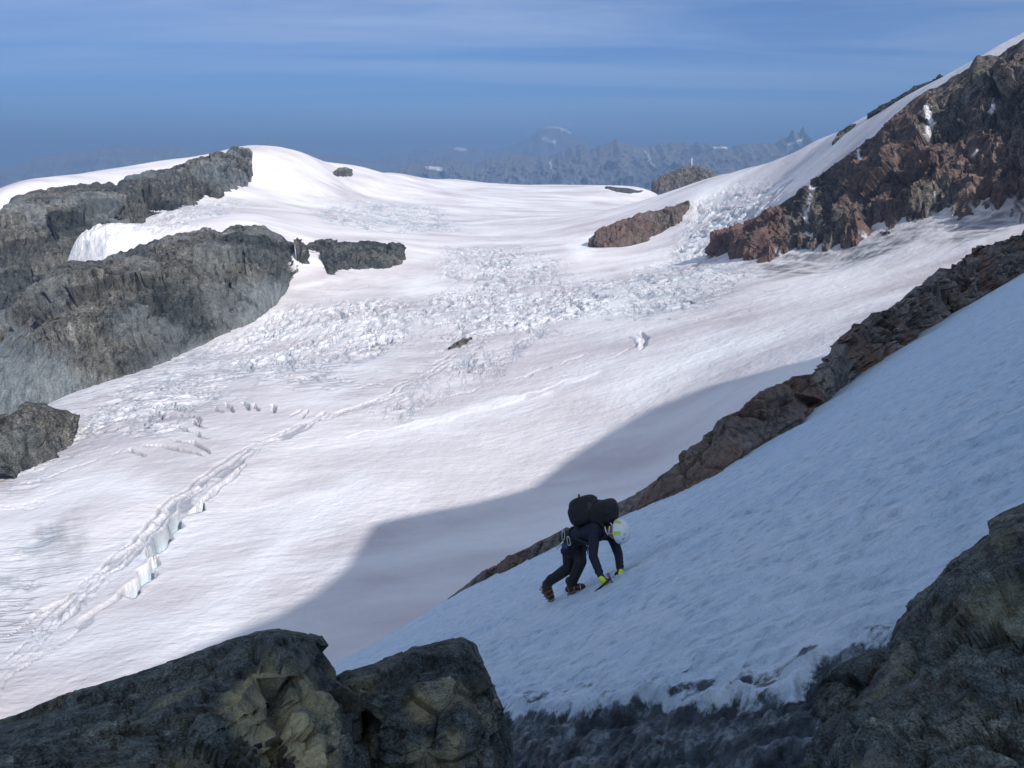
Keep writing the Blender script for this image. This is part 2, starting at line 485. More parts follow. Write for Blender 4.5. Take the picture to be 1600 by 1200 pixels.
# broad swell
gz += 3.0 * fbm(P2 / 140, 3) * sstep(200, 500, RR.ravel()) + .5 * fbm(P2 / 22 + 5, 3)
wp = P2 + 14 * np.stack([0 * gx, noise3(P2 / 70 + 2), 0 * gx], 1)
rip = fbm((wp @ np.array([[.97, -.24, 0], [.24, .97, 0], [0, 0, 1.]])) * np.array([1 / 26, 1 / 4.2, 0]) + 33, 3, .6)
gz += .42 * rip * sstep(-.5, .3, noise3(P2 / 90 + 71)) * sstep(1500, 500, RR.ravel())
dirt = np.clip(.62 + 1.2 * fbm((wp @ np.array([[.97, -.24, 0], [.24, .97, 0], [0, 0, 1.]])) * np.array([1 / 170, 1 / 60, 0]) + 11, 4), 0, 1)
grey = np.zeros_like(gx); icea = np.zeros_like(gx); crack_shade = np.zeros_like(gx); fallz = np.zeros_like(gx); flowz = np.zeros_like(gx)
wx = gx + 9 * noise3(P2 / 30 + 40); wy = gy + 9 * noise3(P2 / 30 + 80)

ICEFALLS = [   # polygon in the photograph, cell size, height
 ([(330,545),(400,505),(470,478),(560,470),(640,468),(690,490),(640,520),(640,545),(560,562),(440,578),(370,580)], 6.0, 7.0),
 ([(640,470),(740,440),(880,430),(960,465),(900,495),(800,525),(690,548),(660,520),(700,490)], 5.5, 5.0),
 ([(690,430),(700,385),(820,385),(890,430),(800,455),(720,460)], 6, 4.0),
 ([(1045,395),(1080,318),(1150,292),(1235,272),(1215,320),(1150,372),(1090,415)], 8, 7.5),
 ([(95,660),(200,605),(300,596),(390,602),(380,625),(300,645),(250,680),(150,690),(60,745),(20,765)], 5, 5.0),
 ([(103,368),(112,402),(155,406),(300,354),(395,318),(330,308),(200,346)], 8, 6.0),
 ([(880,445),(1050,408),(1170,430),(1120,480),(950,498),(880,490)], 10, 3.5),
 ([(590,640),(640,600),(720,556),(850,500),(870,520),(800,560),(700,610),(620,650)], 7, 4.0),
 ([(0,640),(0,690),(40,640),(30,630)], 6, 4.0),
 ([(180,560),(300,545),(420,560),(560,565),(520,600),(330,600),(120,640)], 5, 2.2),
 ([(0,985),(90,890),(120,860),(60,840),(0,880)], 5, 2.6),
 ([(480,330),(560,310),(690,320),(720,360),(620,365),(520,350)], 9, 3.0),
]
for poly, cell, hgt in ICEFALLS:
    pw = og(poly)
    x0, x1 = min(p[0] for p in pw) - 80, max(p[0] for p in pw) + 80
    y0, y1 = min(p[1] for p in pw) - 80, max(p[1] for p in pw) + 80
    k = np.nonzero((gx > x0) & (gx < x1) & (gy > y0) & (gy < y1))[0]
    sd = poly_sd(gx[k], gy[k], pw) + 26 * fbm(P2[k] / 40 + 3, 3)
    m = sstep(-14, 24, sd)
    flow = cell < 5.5
    th_ = .35 if not flow else 1.25
    wk = np.stack([wx[k], wy[k]], 1) + 5 * np.stack([noise3(P2[k] / 11 + 3), noise3(P2[k] / 11 + 6)], 1)
    ax_ = math.cos(th_) * wk[:, 0] + math.sin(th_) * wk[:, 1]; bx_ = -math.sin(th_) * wk[:, 0] + math.cos(th_) * wk[:, 1]
    def bands(sp, ln, wd, sh):
        f_ = noise3(np.stack([ax_ / sp, bx_ / ln, 0 * ax_ + sh], 1))
        on = sstep(-.15, .25, noise3(np.stack([ax_ / (sp * 1.5), bx_ / ln * 1.7, 0 * ax_ + sh + 31], 1)))
        return (1 - sstep(wd * .5, wd, np.abs(f_))) * on, f_
    c1_, fa_ = bands(cell * 1.6, cell * 7, .22, hgt); c2_, fb_ = bands(cell * .85, cell * 3.2, .22, hgt + 9)
    ax_, bx_ = bx_, ax_
    c3_, fc_ = bands(cell * 2.6, cell * 4, .11, hgt + 19)
    gap = np.clip(np.maximum(np.maximum(c1_, .55 * c2_), .7 * c3_), 0, 1)
    patch = sstep(-.45, .15, fbm(P2[k] * np.array([1 / 45, 1 / 90, 1]) + 21, 3))
    h = .13 * fa_ + .09 * fb_ - .75 * gap + .11 * fbm(P2[k] / cell * 2.2, 3, .6)
    gz[k] += m * patch * hgt * h
    if flow: flowz[k] = np.maximum(flowz[k], sstep(-40, 20, sd) * (.5 + .5 * patch))
    else: fallz[k] = np.maximum(fallz[k], sstep(-30, 20, sd) * (.45 + .55 * patch))
    dirt[k] *= 1 - .45 * m * patch * sstep(-.1, .3, fa_)
    icea[k] = np.maximum(icea[k], .30 * m * patch * gap)
    crack_shade[k] = np.maximum(crack_shade[k], .70 * m * patch * gap)  # shade of the gaps put into the colour

def crease(pl, width, depth, ridge=0.0, jag=0.0, dirt_to=None, ice=0.0, taper=True, broken=0.0, steep=.55, dark=0.0):
    pw = og(pl)
    k = np.nonzero((gx > min(p[0] for p in pw) - 60) & (gx < max(p[0] for p in pw) + 60) & (gy > min(p[1] for p in pw) - 60) & (gy < max(p[1] for p in pw) + 60))[0]
    d, t = seg_dist(gx[k] + jag * noise3(P2[k] / 14 + 9), gy[k] + jag * noise3(P2[k] / 14 + 31), pw)
    w = width * (np.sqrt(np.clip(4 * t * (1 - t), 0.02, 1)) if taper else 1)
    if broken: w = w * np.clip(1 - broken + 2.2 * broken * sstep(-.25, .3, noise3(P2[k] / 26 + 77)), .05, 2)
    m = 1 - sstep(steep, 1.0, d / w)
    lip = np.exp(-((d / w - 1.5) / .6) ** 2)
    gz[k] += -depth * m + ridge * lip
    if dirt_to is not None:
        mm = 1 - sstep(.6, 1.3, d / w)
        dirt[k] = dirt[k] * (1 - mm) + dirt_to * mm
    if ice: icea[k] = np.maximum(icea[k], ice * m)
    if dark: crack_shade[k] = np.maximum(crack_shade[k], dark * m)  # painted shade down inside the groove

# long crevassed seam running down the basin, the open gash in it, flow lines, arcs of crevasses
SEAM = [(-60,1115),(0,1062),(100,962),(200,872),(300,772),(400,702),(500,656),(620,616),(700,566),(760,532)]
pw = og(SEAM)
d, t = seg_dist(gx + 5 * noise3(P2 / 18 + 9), gy + 5 * noise3(P2 / 18 + 31), pw)
m = (1 - sstep(2, 9, d)) * sstep(-.4, .2, noise3(P2 / 30 + 55))
f1, f2, cid = worley2(wx / 3.2, wy / 6)
gz += 0 * m * (.12 * (cid - .4) - .5 * (1 - sstep(.03, .25, f2 - f1)))
crack_shade = np.maximum(crack_shade, .5 * m * (1 - sstep(.03, .22, f2 - f1)))
dirt *= 1 - .5 * m * (cid > .4)
for off, w_ in (((-34, 9), .6), ((-8, 1), .9), ((6, 0), 1.5)):
    crease([(u + off[0], v + off[1]) for u, v in SEAM], w_, 1.5, .0, 4.5 + off[0] * .04, taper=False, broken=.9, dark=.65)
crease([(196,938),(222,905),(243,870)], 3.2, 9, .3, 5, ice=.8, steep=.8, dark=.8)
crease([(238,868),(256,838),(280,808),(318,785)], 4.6, 12, .3, 6, ice=.8, steep=.85, dark=.75)
crease([(318,785),(350,758),(385,728)], 2.2, 6, .3, 4, ice=.6, steep=.75, dark=.75)
crease([(540,681),(640,661),(760,631),(860,606),(940,580)], 6.5, -.35, 0, 7, dirt_to=.05, broken=.6)
for pl in ([(225,698),(262,702),(318,716)], [(262,690),(300,694),(330,712)], [(268,668),(300,678),(325,690)], [(282,650),(305,655),(318,664)],
           [(300,660),(322,672)], [(205,703),(228,716)], [(335,638),(345,648)], [(355,630),(366,645)], [(380,628),(390,642)], [(395,632),(404,642)],
           [(425,632),(430,645)], [(455,650),(470,640)], [(470,655),(480,640)], [(495,652),(506,645)], [(240,640),(255,655)], [(270,632),(285,645)]):
    crease(pl, 1.5, 6, .05, 2.5, ice=.4, steep=.7, dark=.85)
for pl in ([(-20,768),(100,735),(200,706)], [(-20,755),(80,722),(170,700)], [(-20,796),(40,790),(78,785)], [(-20,745),(60,715),(120,695)], [(0,800),(60,792)],
           [(100,600),(300,560),(520,535)], [(120,630),(330,590),(560,590)], [(250,600),(420,590),(600,600)], [(400,610),(560,606),(680,580)],
           [(860,600),(960,560),(1000,535)], [(700,620),(820,590),(930,550)], [(0,1000),(150,900),(260,800)], [(0,1080),(120,985),(220,905)],
           [(860,498),(980,500),(1100,498),(1180,485)], [(900,470),(960,440),(1020,430)],
           [(985,415),(1010,440),(1040,445)], [(1100,425),(1160,435),(1200,432)], [(600,440),(560,450),(510,452)], [(870,430),(880,470)], [(930,480),(990,452),(1050,450)]):
    crease(pl, 1.2, 1.3, .05, 6, broken=.8, dark=.4)
for poly, a_ in (([(-40,700),(60,640),(200,585),(400,545),(560,560),(700,560),(640,600),(560,625),(420,612),(250,640),(120,690),(0,760)], .9),
                 ([(600,560),(720,520),(860,495),(900,515),(760,560),(640,625),(560,650)], .7), ([(560,470),(700,440),(900,410),(1000,420),(960,470),(800,500),(640,530)], .6),
                 ([(480,300),(700,300),(860,330),(900,370),(760,380),(600,360),(460,330)], .45), ([(0,1090),(0,960),(120,840),(280,740),(420,670),(480,660),(360,780),(200,930),(60,1090)], .55),
                 ([(860,500),(1000,480),(1180,440),(1300,440),(1180,480),(1020,520)], .5)):
    pw = og(poly)
    k = np.nonzero((gx > min(p[0] for p in pw) - 60) & (gx < max(p[0] for p in pw) + 60) & (gy > min(p[1] for p in pw) - 60) & (gy < max(p[1] for p in pw) + 60))[0]
    sd = poly_sd(gx[k], gy[k], pw) + 26 * fbm(P2[k] / 45 + 13, 2)
    flowz[k] = np.maximum(flowz[k], a_ * sstep(-20, 40, sd) * sstep(-.4, .2, noise3(P2[k] * np.array([1 / 60, 1 / 120, 1]) + 90)))
# the isolated ice hole with its crescent in the basin
crease([(985,528),(994,532),(996,544)], 3.0, -1.2, 0, 2, dirt_to=.3, ice=.3)
crease([(1004,520),(1010,532),(1002,547)], 2.0, 3, 0, 2, ice=.5, dark=.4)
# clean bright firn patches, dusty patches
for poly, to in (([(480,775),(580,735),(570,760),(500,830),(400,930),(330,1000),(230,1050),(330,930)], .1), ([(630,795),(655,755),(668,765),(650,810)], 0),
                 ([(155,750),(200,730),(260,730),(270,770),(220,800)], .05), ([(880,495),(900,470),(980,462),(985,490),(930,500)], .0), ([(0,830),(50,825),(40,870),(0,920)], .05),
                 ([(460,450),(500,440),(620,425),(655,435),(600,450)], .0), ([(880,385),(920,370),(930,390),(905,410)], 0), ([(530,580),(620,560),(600,578)], 0),
                 ([(510,640),(600,560),(800,520),(960,520),(880,600),(700,640)], .85), ([(600,470),(520,460),(430,470),(600,420),(700,400)], .9),
                 ([(600,730),(900,620),(1000,640),(880,720),(700,800)], .75), ([(100,690),(330,680),(420,700),(300,770),(150,740)], .85)):
    pw = og(poly)
    k = np.nonzero((gx > min(p[0] for p in pw) - 60) & (gx < max(p[0] for p in pw) + 60) & (gy > min(p[1] for p in pw) - 60) & (gy < max(p[1] for p in pw) + 60))[0]
    sd = poly_sd(gx[k], gy[k], pw) + 12 * fbm(P2[k] / 18 + 3, 3)
    mm = sstep(-14, 16, sd + 8 * rip[k])
    dirt[k] = dirt[k] * (1 - mm) + to * mm
# bare grey ice and meltwater streaks below the right hand face
for poly, a in (([(1150,420),(1180,395),(1300,375),(1440,330),(1600,300),(1600,350),(1500,385),(1455,372),(1400,392),(1300,424),(1220,434)], .95),
                ([(40,822),(110,805),(150,838),(122,884),(70,900),(40,868)], .5)):
    pw = og(poly)
    k = np.nonzero((gx > min(p[0] for p in pw) - 60) & (gx < max(p[0] for p in pw) + 60) & (gy > min(p[1] for p in pw) - 60) & (gy < max(p[1] for p in pw) + 60))[0]
    sd = poly_sd(gx[k], gy[k], pw) + 10 * noise3(P2[k] / 15 + 3)
    st = fbm(np.stack([(gx[k] * .86 + gy[k] * .5) / 7, (gx[k] * .5 - gy[k] * .86) / 70, gx[k] * 0], 1), 3) + .25 * noise3(P2[k] / 20)
    grey[k] = np.maximum(grey[k], a * sstep(-8, 10, sd) * (.25 + .75 * sstep(-.3, .2, st)))

me = grid_mesh('glacier', np.stack([gx, gy, gz], 1).reshape(*gshape, 3), True, dict(dirt=dirt, grey=grey, ice=icea, crack_shade=crack_shade, fallz=fallz, flowz=flowz))
o = link('glacier', me, M_GLACIER)
tag(o, 'wide white glacier with crevasses and pinkish dusty firn filling the basin', 'glacier', kind='structure')

# ------------------------------------------------------------------ rock faces
def sheet(name, cols, ns, nt, mat, amp, scale, label, cat, kind=None, seed=0, tint=None, snow=None, back=70, bulge=.06, curve=.85, gully=1.25, parent=None, rough=1.0, big=1.15, foot=.25, edge_n=6, flat=True, drop=.6, calm=None):
    """a rock face standing on the terrain: columns of (u, v foot, distance foot, v top, distance top)"""
    c = np.array(cols, float); s = np.linspace(c[0, 0], c[-1, 0], ns)
    cc = np.stack([np.interp(s, c[:, 0], c[:, k]) for k in range(5)], 1)
    rng = np.stack([s * .045, s * 0, s * 0 + seed * 3.1], 1)
    cc[:, 3] += edge_n * fbm(rng, 5, .6)
    cc[:, 1] += edge_n * .8 * fbm(rng + 50, 5, .6)
    nb = 10
    ts = np.concatenate([[-foot * 2, -foot], np.linspace(-.06, 1, nt)])
    V = np.zeros((len(ts) + nb, ns, 3))
    foot_p = np.stack([P(u, vb, rb) for u, vb, rb, vt, rt in cc]); top_p = np.stack([P(u, vt, rt) for u, vb, rb, vt, rt in cc])
    for j, t in enumerate(ts):
        tz = t; th = np.sign(t) * abs(t) ** (1 / curve) if t > 0 else t * .25
        q = foot_p * 1.0
        q[:, :2] = foot_p[:, :2] + (top_p[:, :2] - foot_p[:, :2]) * th
        q[:, 2] = foot_p[:, 2] + (top_p[:, 2] - foot_p[:, 2]) * tz
        V[j] = q
    hd = top_p[:, :2] / np.linalg.norm(top_p[:, :2], axis=1)[:, None]
    for j in range(nb):
        t = (j + 1) / nb
        V[len(ts) + j, :, :2] = top_p[:, :2] + hd * back * t
        V[len(ts) + j, :, 2] = top_p[:, 2] - back * drop * t ** 1.5
    gu = np.gradient(V, axis=1); gv = np.gradient(V, axis=0)
    N = np.cross(gu, gv); N /= np.linalg.norm(N, axis=2)[..., None] + 1e-9
    flat_v = V.reshape(-1, 3)
    q = flat_v / scale + seed * 13.7
    tt = np.concatenate([ts, np.ones(nb) * 1.0])[:, None] * np.ones(ns)[None, :]
    hgt = np.linalg.norm(top_p - foot_p, axis=1)[None, :]
    fade = np.clip(np.minimum((1.02 - tt) / .40, 1), .06, 1)
    sf = np.linspace(0, 1, ns)[None, :]
    fade = fade * np.clip(np.minimum(sf, 1 - sf) / .03, .15, 1)
    qg = q * np.array([1.2, 1.2, .22])                     # gullies run down the face
    g = fbm(qg * .8, 5, .55, ridged=True)
    off, edge = facets3(q * np.array([1.3, 1.3, .8]) + .25 * np.stack([noise3(q * 2), noise3(q * 2 + 9), noise3(q * 2 + 18)], 1))
    off2, edge2 = facets3(q * 3.7 + 4)
    offb, _eb = facets3(q * np.array([.42, .42, .22]) + .2 * np.stack([noise3(q * .9), noise3(q * .9 + 9), noise3(q * .9 + 18)], 1) + 2)
    off3, _e3 = facets3(q * np.array([8, 8, 6.]) + 8)
    lay = fbm(np.stack([q[:, 0] * .5 + q[:, 2] * .2, q[:, 1] * .5, q[:, 2] * 3.2 + q[:, 0] * .9], 1), 4, .6, ridged=True)
    D = big * offb + gully * .85 * (g - .15) + rough * (.26 * off + .13 * off2 + .07 * off3 + .12 * fbm(q * 6, 3, .6)) + .22 * lay - .16 * (1 - sstep(.02, .10, edge))
    if calm is not None:
        u, v = proj(V); fade = fade * (1 - calm(u, v, q))
    D = D.reshape(tt.shape) * amp * fade + bulge * hgt * np.sin(np.pi * np.clip(tt, 0, 1)) * (tt <= 1)
    V = V + N * D[..., None]
    V[..., 2] += (.12 * amp * noise3(q * 3 + 60)).reshape(tt.shape) * (tt >= .9)
    u, v = proj(V)
    at = dict(tint=np.zeros(tt.size) if tint is None else np.clip(tint(u, v, V, q).ravel(), 0, 1), snow=np.zeros(tt.size) if snow is None else np.clip(snow(u, v, V, q).ravel(), 0, 1))
    me = grid_mesh(name, V, not flat, at)
    o = link(name, me, mat, parent)
    tag(o, label, cat, kind=kind)
    return o

def blob(u, v, pl, w):
    d, _ = seg_dist(u, v, pl)
    return 1 - sstep(w * .6, w * 1.2, d)
def nz(q, s, shape): return noise3(q * s).reshape(shape)

def seated(cols):
    """foot of every column on the snow where the line of sight meets it"""
    out = []
    for u, vb, rb, vt, rt in cols:
        h = on_glacier(u, vb, 300, 3300); r0 = math.hypot(h[0], h[1])
        out.append((u, vb, r0, vt, r0 + max(6.0, (rt - rb) * .6)))
    return out
# upper cliff on the left
sheet('upper_cliff', [(-120,690,1010,345,1400),(-60,690,1010,338,1410),(0,680,1010,330,1430),(28,660,1020,301,1445),(100,620,1050,291,1475),(150,520,1120,288,1500),(190,430,1230,287,1525),(200,400,1270,277,1545),
      (250,350,1400,264,1590),(300,322,1490,251,1640),(340,305,1560,240,1690),(375,288,1620,231,1745),(388,272,1665,230,1765),(394,262,1690,236,1760)],
      340, 190, M_CLIFF, 19, 38, 'long grey rock cliff under the thin snow cap on the far left', 'cliff', 'structure', seed=1, big=2.1, edge_n=9,
      tint=lambda u, v, V, q: .5 * sstep(.1, .4, nz(q, .5, u.shape)) + sstep(520, 620, v) * .8,
      snow=lambda u, v, V, q: blob(u + 5 * nz(q, 3, u.shape), v + 4 * nz(q, 4, u.shape), [(35, 470), (20, 440), (45, 520)], 1.5) * .0)
# lower cliff with the scree apron
sheet('lower_cliff', [(-120,690,860,660,900),(-40,665,850,600,920),(0,645,835,540,950),(60,625,815,455,990),(110,610,800,412,1020),(155,598,790,408,1020),(200,584,790,390,1035),(250,562,815,371,1050),(300,540,840,361,1065),
      (350,522,868,357,1078),(400,503,893,350,1085),(430,478,930,362,1092),(450,448,985,374,1098),(470,420,1030,384,1105),(482,412,1060,392,1110)],
      360, 210, M_CLIFF, 15, 27, 'broad grey rock cliff with scree apron at the edge of the icefall', 'cliff', 'structure', seed=2, curve=.7, big=2.1, edge_n=10, rough=1.2, calm=lambda u, v, q: .85 * sstep(-10, 30, v - np.interp(u, [0, 130, 300, 420, 480], [470, 560, 500, 440, 400]) + 30 * nz(q, .5, u.shape)),
      tint=lambda u, v, V, q: np.maximum(sstep(-40, 60, v - np.interp(u, [0, 130, 300, 420, 480], [490, 570, 505, 445, 400]) + 70 * nz(q, .25, u.shape) + 30 * nz(q, 1.2, u.shape)) * .9, .35 * sstep(.1, .4, nz(q, .6, u.shape))),
      snow=lambda u, v, V, q: blob(u + 6 * nz(q, 3, u.shape), v + 6 * nz(q, 4, u.shape), [(462, 395), (458, 420)], 3))
sheet('rock_outcrop', [(462,412,1060,396,1100),(474,410,1070,386,1120),(488,402,1085,379,1132),(504,398,1095,377,1140),(520,392,1110,378,1142),(528,384,1130,381,1140)], 70, 40, M_CLIFF, 6, 20,
      'small dark rock saddle joining the lower cliff to the rounded outcrop', 'rock outcrop', seed=3, edge_n=3)
sheet('rock_outcrop', [(508,430,1020,402,1100),(516,432,1020,381,1120),(540,428,1040,376,1130),(570,424,1050,376,1135),(600,420,1062,378,1138),(620,412,1080,384,1138),(629,402,1110,394,1135)], 150, 80, M_CLIFF, 9, 28,
      'dark grey rounded rock outcrop between two snow fields left of centre', 'rock outcrop', seed=4, edge_n=6, bulge=.05)
sheet('rock_outcrop', [(-60,770,520,700,610),(0,742,545,685,620),(20,738,552,650,630),(40,730,560,628,640),(70,716,575,632,650),(100,690,600,642,650),(122,664,640,652,655)], 150, 90, M_CLIFF, 10, 24,
      'dark greenish rock outcrop at the left edge below the cliffs', 'rock outcrop', seed=5, edge_n=6, bulge=.06,
      tint=lambda u, v, V, q: .2 * sstep(.1, .4, nz(q, .6, u.shape)))
# right hand face
def r_tint(u, v, V, q):
    n1 = nz(q, .35, u.shape); n2 = nz(q, .9, u.shape); w = u - (v - 350) * .12
    red = sstep(1235, 1195, w + 25 * n1) + .8 * sstep(.02, .3, n1 + .3 * n2) * sstep(1290, 1330, w)
    return np.clip(red * sstep(1290, 1250, w + 10 * n2) + red * sstep(1270, 1300, w) * .7 + sstep(1470, 1520, u) * sstep(250, 300, v) * .7 * sstep(-.2, .3, n2), 0, 1)
def r_snow(u, v, V, q):
    a = u + 7 * nz(q, 2.2, u.shape) + 3 * nz(q, 6, u.shape); b_ = v + 6 * nz(q, 2.5, u.shape)
    s = blob(a, b_, [(1450, 168), (1453, 195), (1450, 218)], 4.5)
    s = np.maximum(s, blob(a, b_, [(1268, 292), (1264, 318), (1262, 345)], 3.0))
    s = np.maximum(s, blob(a, b_, [(1341, 234), (1341, 250)], 3.0))
    s = np.maximum(s, blob(a, b_, [(1552, 168), (1547, 176)], 4.5))
    s = np.maximum(s, blob(a, b_, [(1461, 300), (1460, 315)], 2.5))
    s = np.maximum(s, blob(a, b_, [(1527, 236), (1523, 241)], 3))
    # snow streaked ledges low on the face
    ap = sstep(22, 4, np.interp(u, [1100, 1190, 1300, 1440, 1600, 1800], [397, 408, 392, 348, 318, 280]) - v) * sstep(1180, 1230, u)
    st = noise3(np.stack([(u * .8 - v * .6).ravel() / 9, (u * .6 + v * .8).ravel() / 90, u.ravel() * 0], 1)).reshape(u.shape)
    return np.maximum(s, .7 * ap * sstep(.12, .35, st))
sheet('right_face', [(1108,398,985,394,995),(1130,402,940,382,995),(1160,406,890,362,990),(1200,408,838,335,980),(1250,400,830,303,975),(1270,394,828,291,970),(1300,392,824,266,968),(1340,382,815,236,962),(1400,362,805,182,955),
      (1432,350,800,152,950),(1480,345,794,130,944),(1515,340,790,106,940),(1527,338,790,88,938),(1560,330,788,86,935),(1600,318,785,60,930),(1680,322,738,20,928),(1800,295,735,-40,925)],
      400, 240, M_RED, 15, 34, 'steep reddish brown rock face under the snow ridge on the right', 'cliff', 'structure', seed=6, curve=.8, tint=r_tint, snow=r_snow, edge_n=3, bulge=.03, back=40, gully=2.2, rough=.45)
sheet('rock_outcrop', seated([(920,386,1080,378,1105),(935,388,1075,358,1125),(965,386,1080,346,1150),(1000,378,1100,334,1180),(1030,366,1130,328,1210),(1050,354,1170,322,1240),(1077,326,1260,312,1280)]), 150, 70, M_RED, 8, 30,
      'reddish brown rock outcrop rising from the glacier near the right icefall', 'rock outcrop', seed=7, edge_n=7, bulge=.05, back=90,
      tint=lambda u, v, V, q: sstep(1060, 960, u) * .55 + .3 * sstep(0, .4, nz(q, .8, u.shape)))
peak = sheet('rock_outcrop', [(1018,296,2500,291,2560),(1035,297,2480,278,2600),(1050,296,2480,268,2620),(1075,292,2480,258,2630),(1090,288,2480,260,2630),(1105,284,2480,270,2600),(1118,282,2480,277,2560)], 110, 50, M_RED, 14, 45,
      'far brown rock hump with a thin mast on top at the plateau edge', 'rock outcrop', seed=8, edge_n=3, bulge=.06)
sheet('rock_outcrop', seated([(945,294,2300,292.5,2330),(965,300,2250,292.5,2340),(985,303,2220,295.5,2330),(1006,301,2260,298,2300)]), 70, 24, M_CLIFF, 4, 30,
      'low dark rock strip showing through snow at the plateau edge', 'rock outcrop', seed=9, edge_n=2, bulge=.02, back=30, drop=1.6)
sheet('rock_outcrop', seated([(520,272,1830,270,1850),(528,274,1820,263,1870),(538,273,1820,261,1880),(550,272,1830,268,1860)]), 50, 24, M_CLIFF, 6, 24,
      'tiny dark rock alone in the snow right of the white summit', 'rock outcrop', seed=10, edge_n=2, bulge=.03, back=25)
sheet('rock_outcrop', seated([(700,545,660,544,664),(712,542,664,535,676),(724,537,670,529,688),(738,530,690,528,698)]), 60, 26, M_CLIFF, 1.2, 6,
      'small dark rock patch on the crevassed ridge in the glacier centre', 'rock outcrop', seed=11, edge_n=2, bulge=.02, back=12)
sheet('rock_outcrop', [(1300,226,1150,222,1160),(1312,228,1145,208,1185),(1332,216,1150,200,1195),(1352,203,1160,196,1190)], 60, 26, M_CLIFF, 5, 20,
      'grey rock slab half covered by the snow shoulder on the right', 'rock outcrop', seed=12, edge_n=2, bulge=.12, back=15)
sheet('rock_outcrop', [(1355,186,1150,185,1160),(1385,172,1135,168,1155),(1412,158,1120,151,1145),(1445,139,1100,131,1125),(1476,123,1080,121,1095)], 70, 24, M_CLIFF, 4, 20,
      'dark rocky edge along the snow ridge crest on the upper right', 'rock outcrop', seed=13, edge_n=2, bulge=.1, back=15)

# ------------------------------------------------------------------ far ranges
def range_sheet(name, top, r, ns, nt, vb, depth, label, seed, rug, snowf=None):
    t = np.array(top, float); s = np.linspace(t[0, 0], t[-1, 0], ns)
    vt = np.interp(s, t[:, 0], t[:, 1]) - rug * 1.3 * (fbm(np.stack([s * .032, s * 0, s * 0 + seed], 1), 6, .58, ridged=True) - .2)
    tp = np.stack([P(u, v, r) for u, v in zip(s, vt)])
    bt = np.stack([P(u, vb, r - depth) for u in s])
    V = np.zeros((nt + 8, ns, 3))
    for j in range(nt):
        k = j / (nt - 1); V[j] = bt + (tp - bt) * k
        V[j, :, :2] = bt[:, :2] + (tp[:, :2] - bt[:, :2]) * k ** 1.2
    hd = tp[:, :2] / np.linalg.norm(tp[:, :2], axis=1)[:, None]
    for j in range(8):
        k = (j + 1) / 8
        V[nt + j, :, :2] = tp[:, :2] + hd * depth * k; V[nt + j, :, 2] = tp[:, 2] - 900 * k
    q = V.reshape(-1, 3) / 700 + seed * 5.3
    kk = np.concatenate([np.linspace(0, 1, nt), np.linspace(1, 1, 8)])[:, None]
    SS, KK = np.meshgrid(s, kk[:, 0])
    SS = SS + 14 * (1 - KK) * noise3(np.stack([SS.ravel() / 60, KK.ravel() * 2, 0 * SS.ravel() + seed], 1)).reshape(SS.shape)
    g = fbm(np.stack([SS.ravel() / 34, KK.ravel() * 2.4, 0 * SS.ravel() + seed * 7], 1), 6, .6, ridged=True).reshape(V.shape[:2])
    V[..., 0] += 0; V[..., 1] -= 900 * g * np.clip((1.02 - kk) * 3, .05, 1)
    V[..., 2] += 60 * g * np.clip((1.0 - kk) * 4, 0, 1)
    u, v = proj(V)
    at = dict(tint=np.clip(.5 + .8 * noise3(q * .6), 0, 1), snow=np.zeros(u.size) if snowf is None else np.clip(snowf(u, v, V, q).ravel(), 0, 1))
    me = grid_mesh(name, V, True, at)
    o = link(name, me, M_FAR)
    tag(o, label, 'mountain range', kind='structure')
    return o
def snow_at(lst):
    def f(u, v, V, q):
        s = np.zeros(u.shape)
        for pl, w in lst: s = np.maximum(s, blob(u + 4 * nz(q, 2, u.shape), v + 2 * nz(q, 3, u.shape), pl, w))
        return s
    return f
range_sheet('far_mountains', [(560,290),(640,262),(668,256),(690,250),(710,252),(740,258),(760,252),(800,246),(840,250),(880,240),(905,230),(930,236),(962,222),(985,232),(1020,230),(1060,226),(1100,228),(1150,232),(1200,228),(1222,222),(1238,208),(1248,214),(1254,202),(1262,214),(1275,232),(1300,250),(1400,270)],
            16500, 520, 70, 330, 3500, 'rugged blue grey mountain range along the horizon right of centre', 1, 8,
            snow_at([([(1230, 225), (1243, 222), (1256, 216)], 1.6), ([(1118, 230), (1135, 231)], 2), ([(668, 262), (690, 264)], 2.5), ([(1010, 236), (1014, 250), (1022, 262)], 1.0), ([(860, 250), (862, 262)], 1)]))
range_sheet('far_mountains', [(560,262),(620,240),(680,228),(720,232),(780,236),(815,222),(840,206),(856,198),(872,199),(890,206),(900,216),(930,228),(990,236),(1060,250)],
            30000, 300, 40, 300, 4000, 'faint hazy snow patched peaks above the middle of the horizon', 2, 3,
            snow_at([([(848, 199), (868, 198), (892, 207)], 1.8), ([(850, 216), (864, 222)], 3), ([(676, 216), (708, 222)], 4), ([(712, 232), (728, 234)], 2.5)]))
range_sheet('far_mountains', [(-300,275),(-150,262),(0,268),(30,258),(60,246),(110,240),(160,234),(180,228),(220,232),(262,228),(300,236),(350,232),(400,230),(424,220),(440,230),(500,240),(560,250),(640,262)],
            24000, 320, 40, 400, 5000, 'dim blue mountain range behind the white summit on the left', 3, 3)

# valley ground far below, out to the horizon
s_ = 60000.0
V = np.array([[[-s_, -s_, -1400.], [s_, -s_, -1400.]], [[-s_, s_, -1400.], [s_, s_, -1400.]]])
o = link('ground', grid_mesh('ground', V), M_FAR)
tag(o, 'dim valley ground far below the mountains', 'ground', kind='structure')

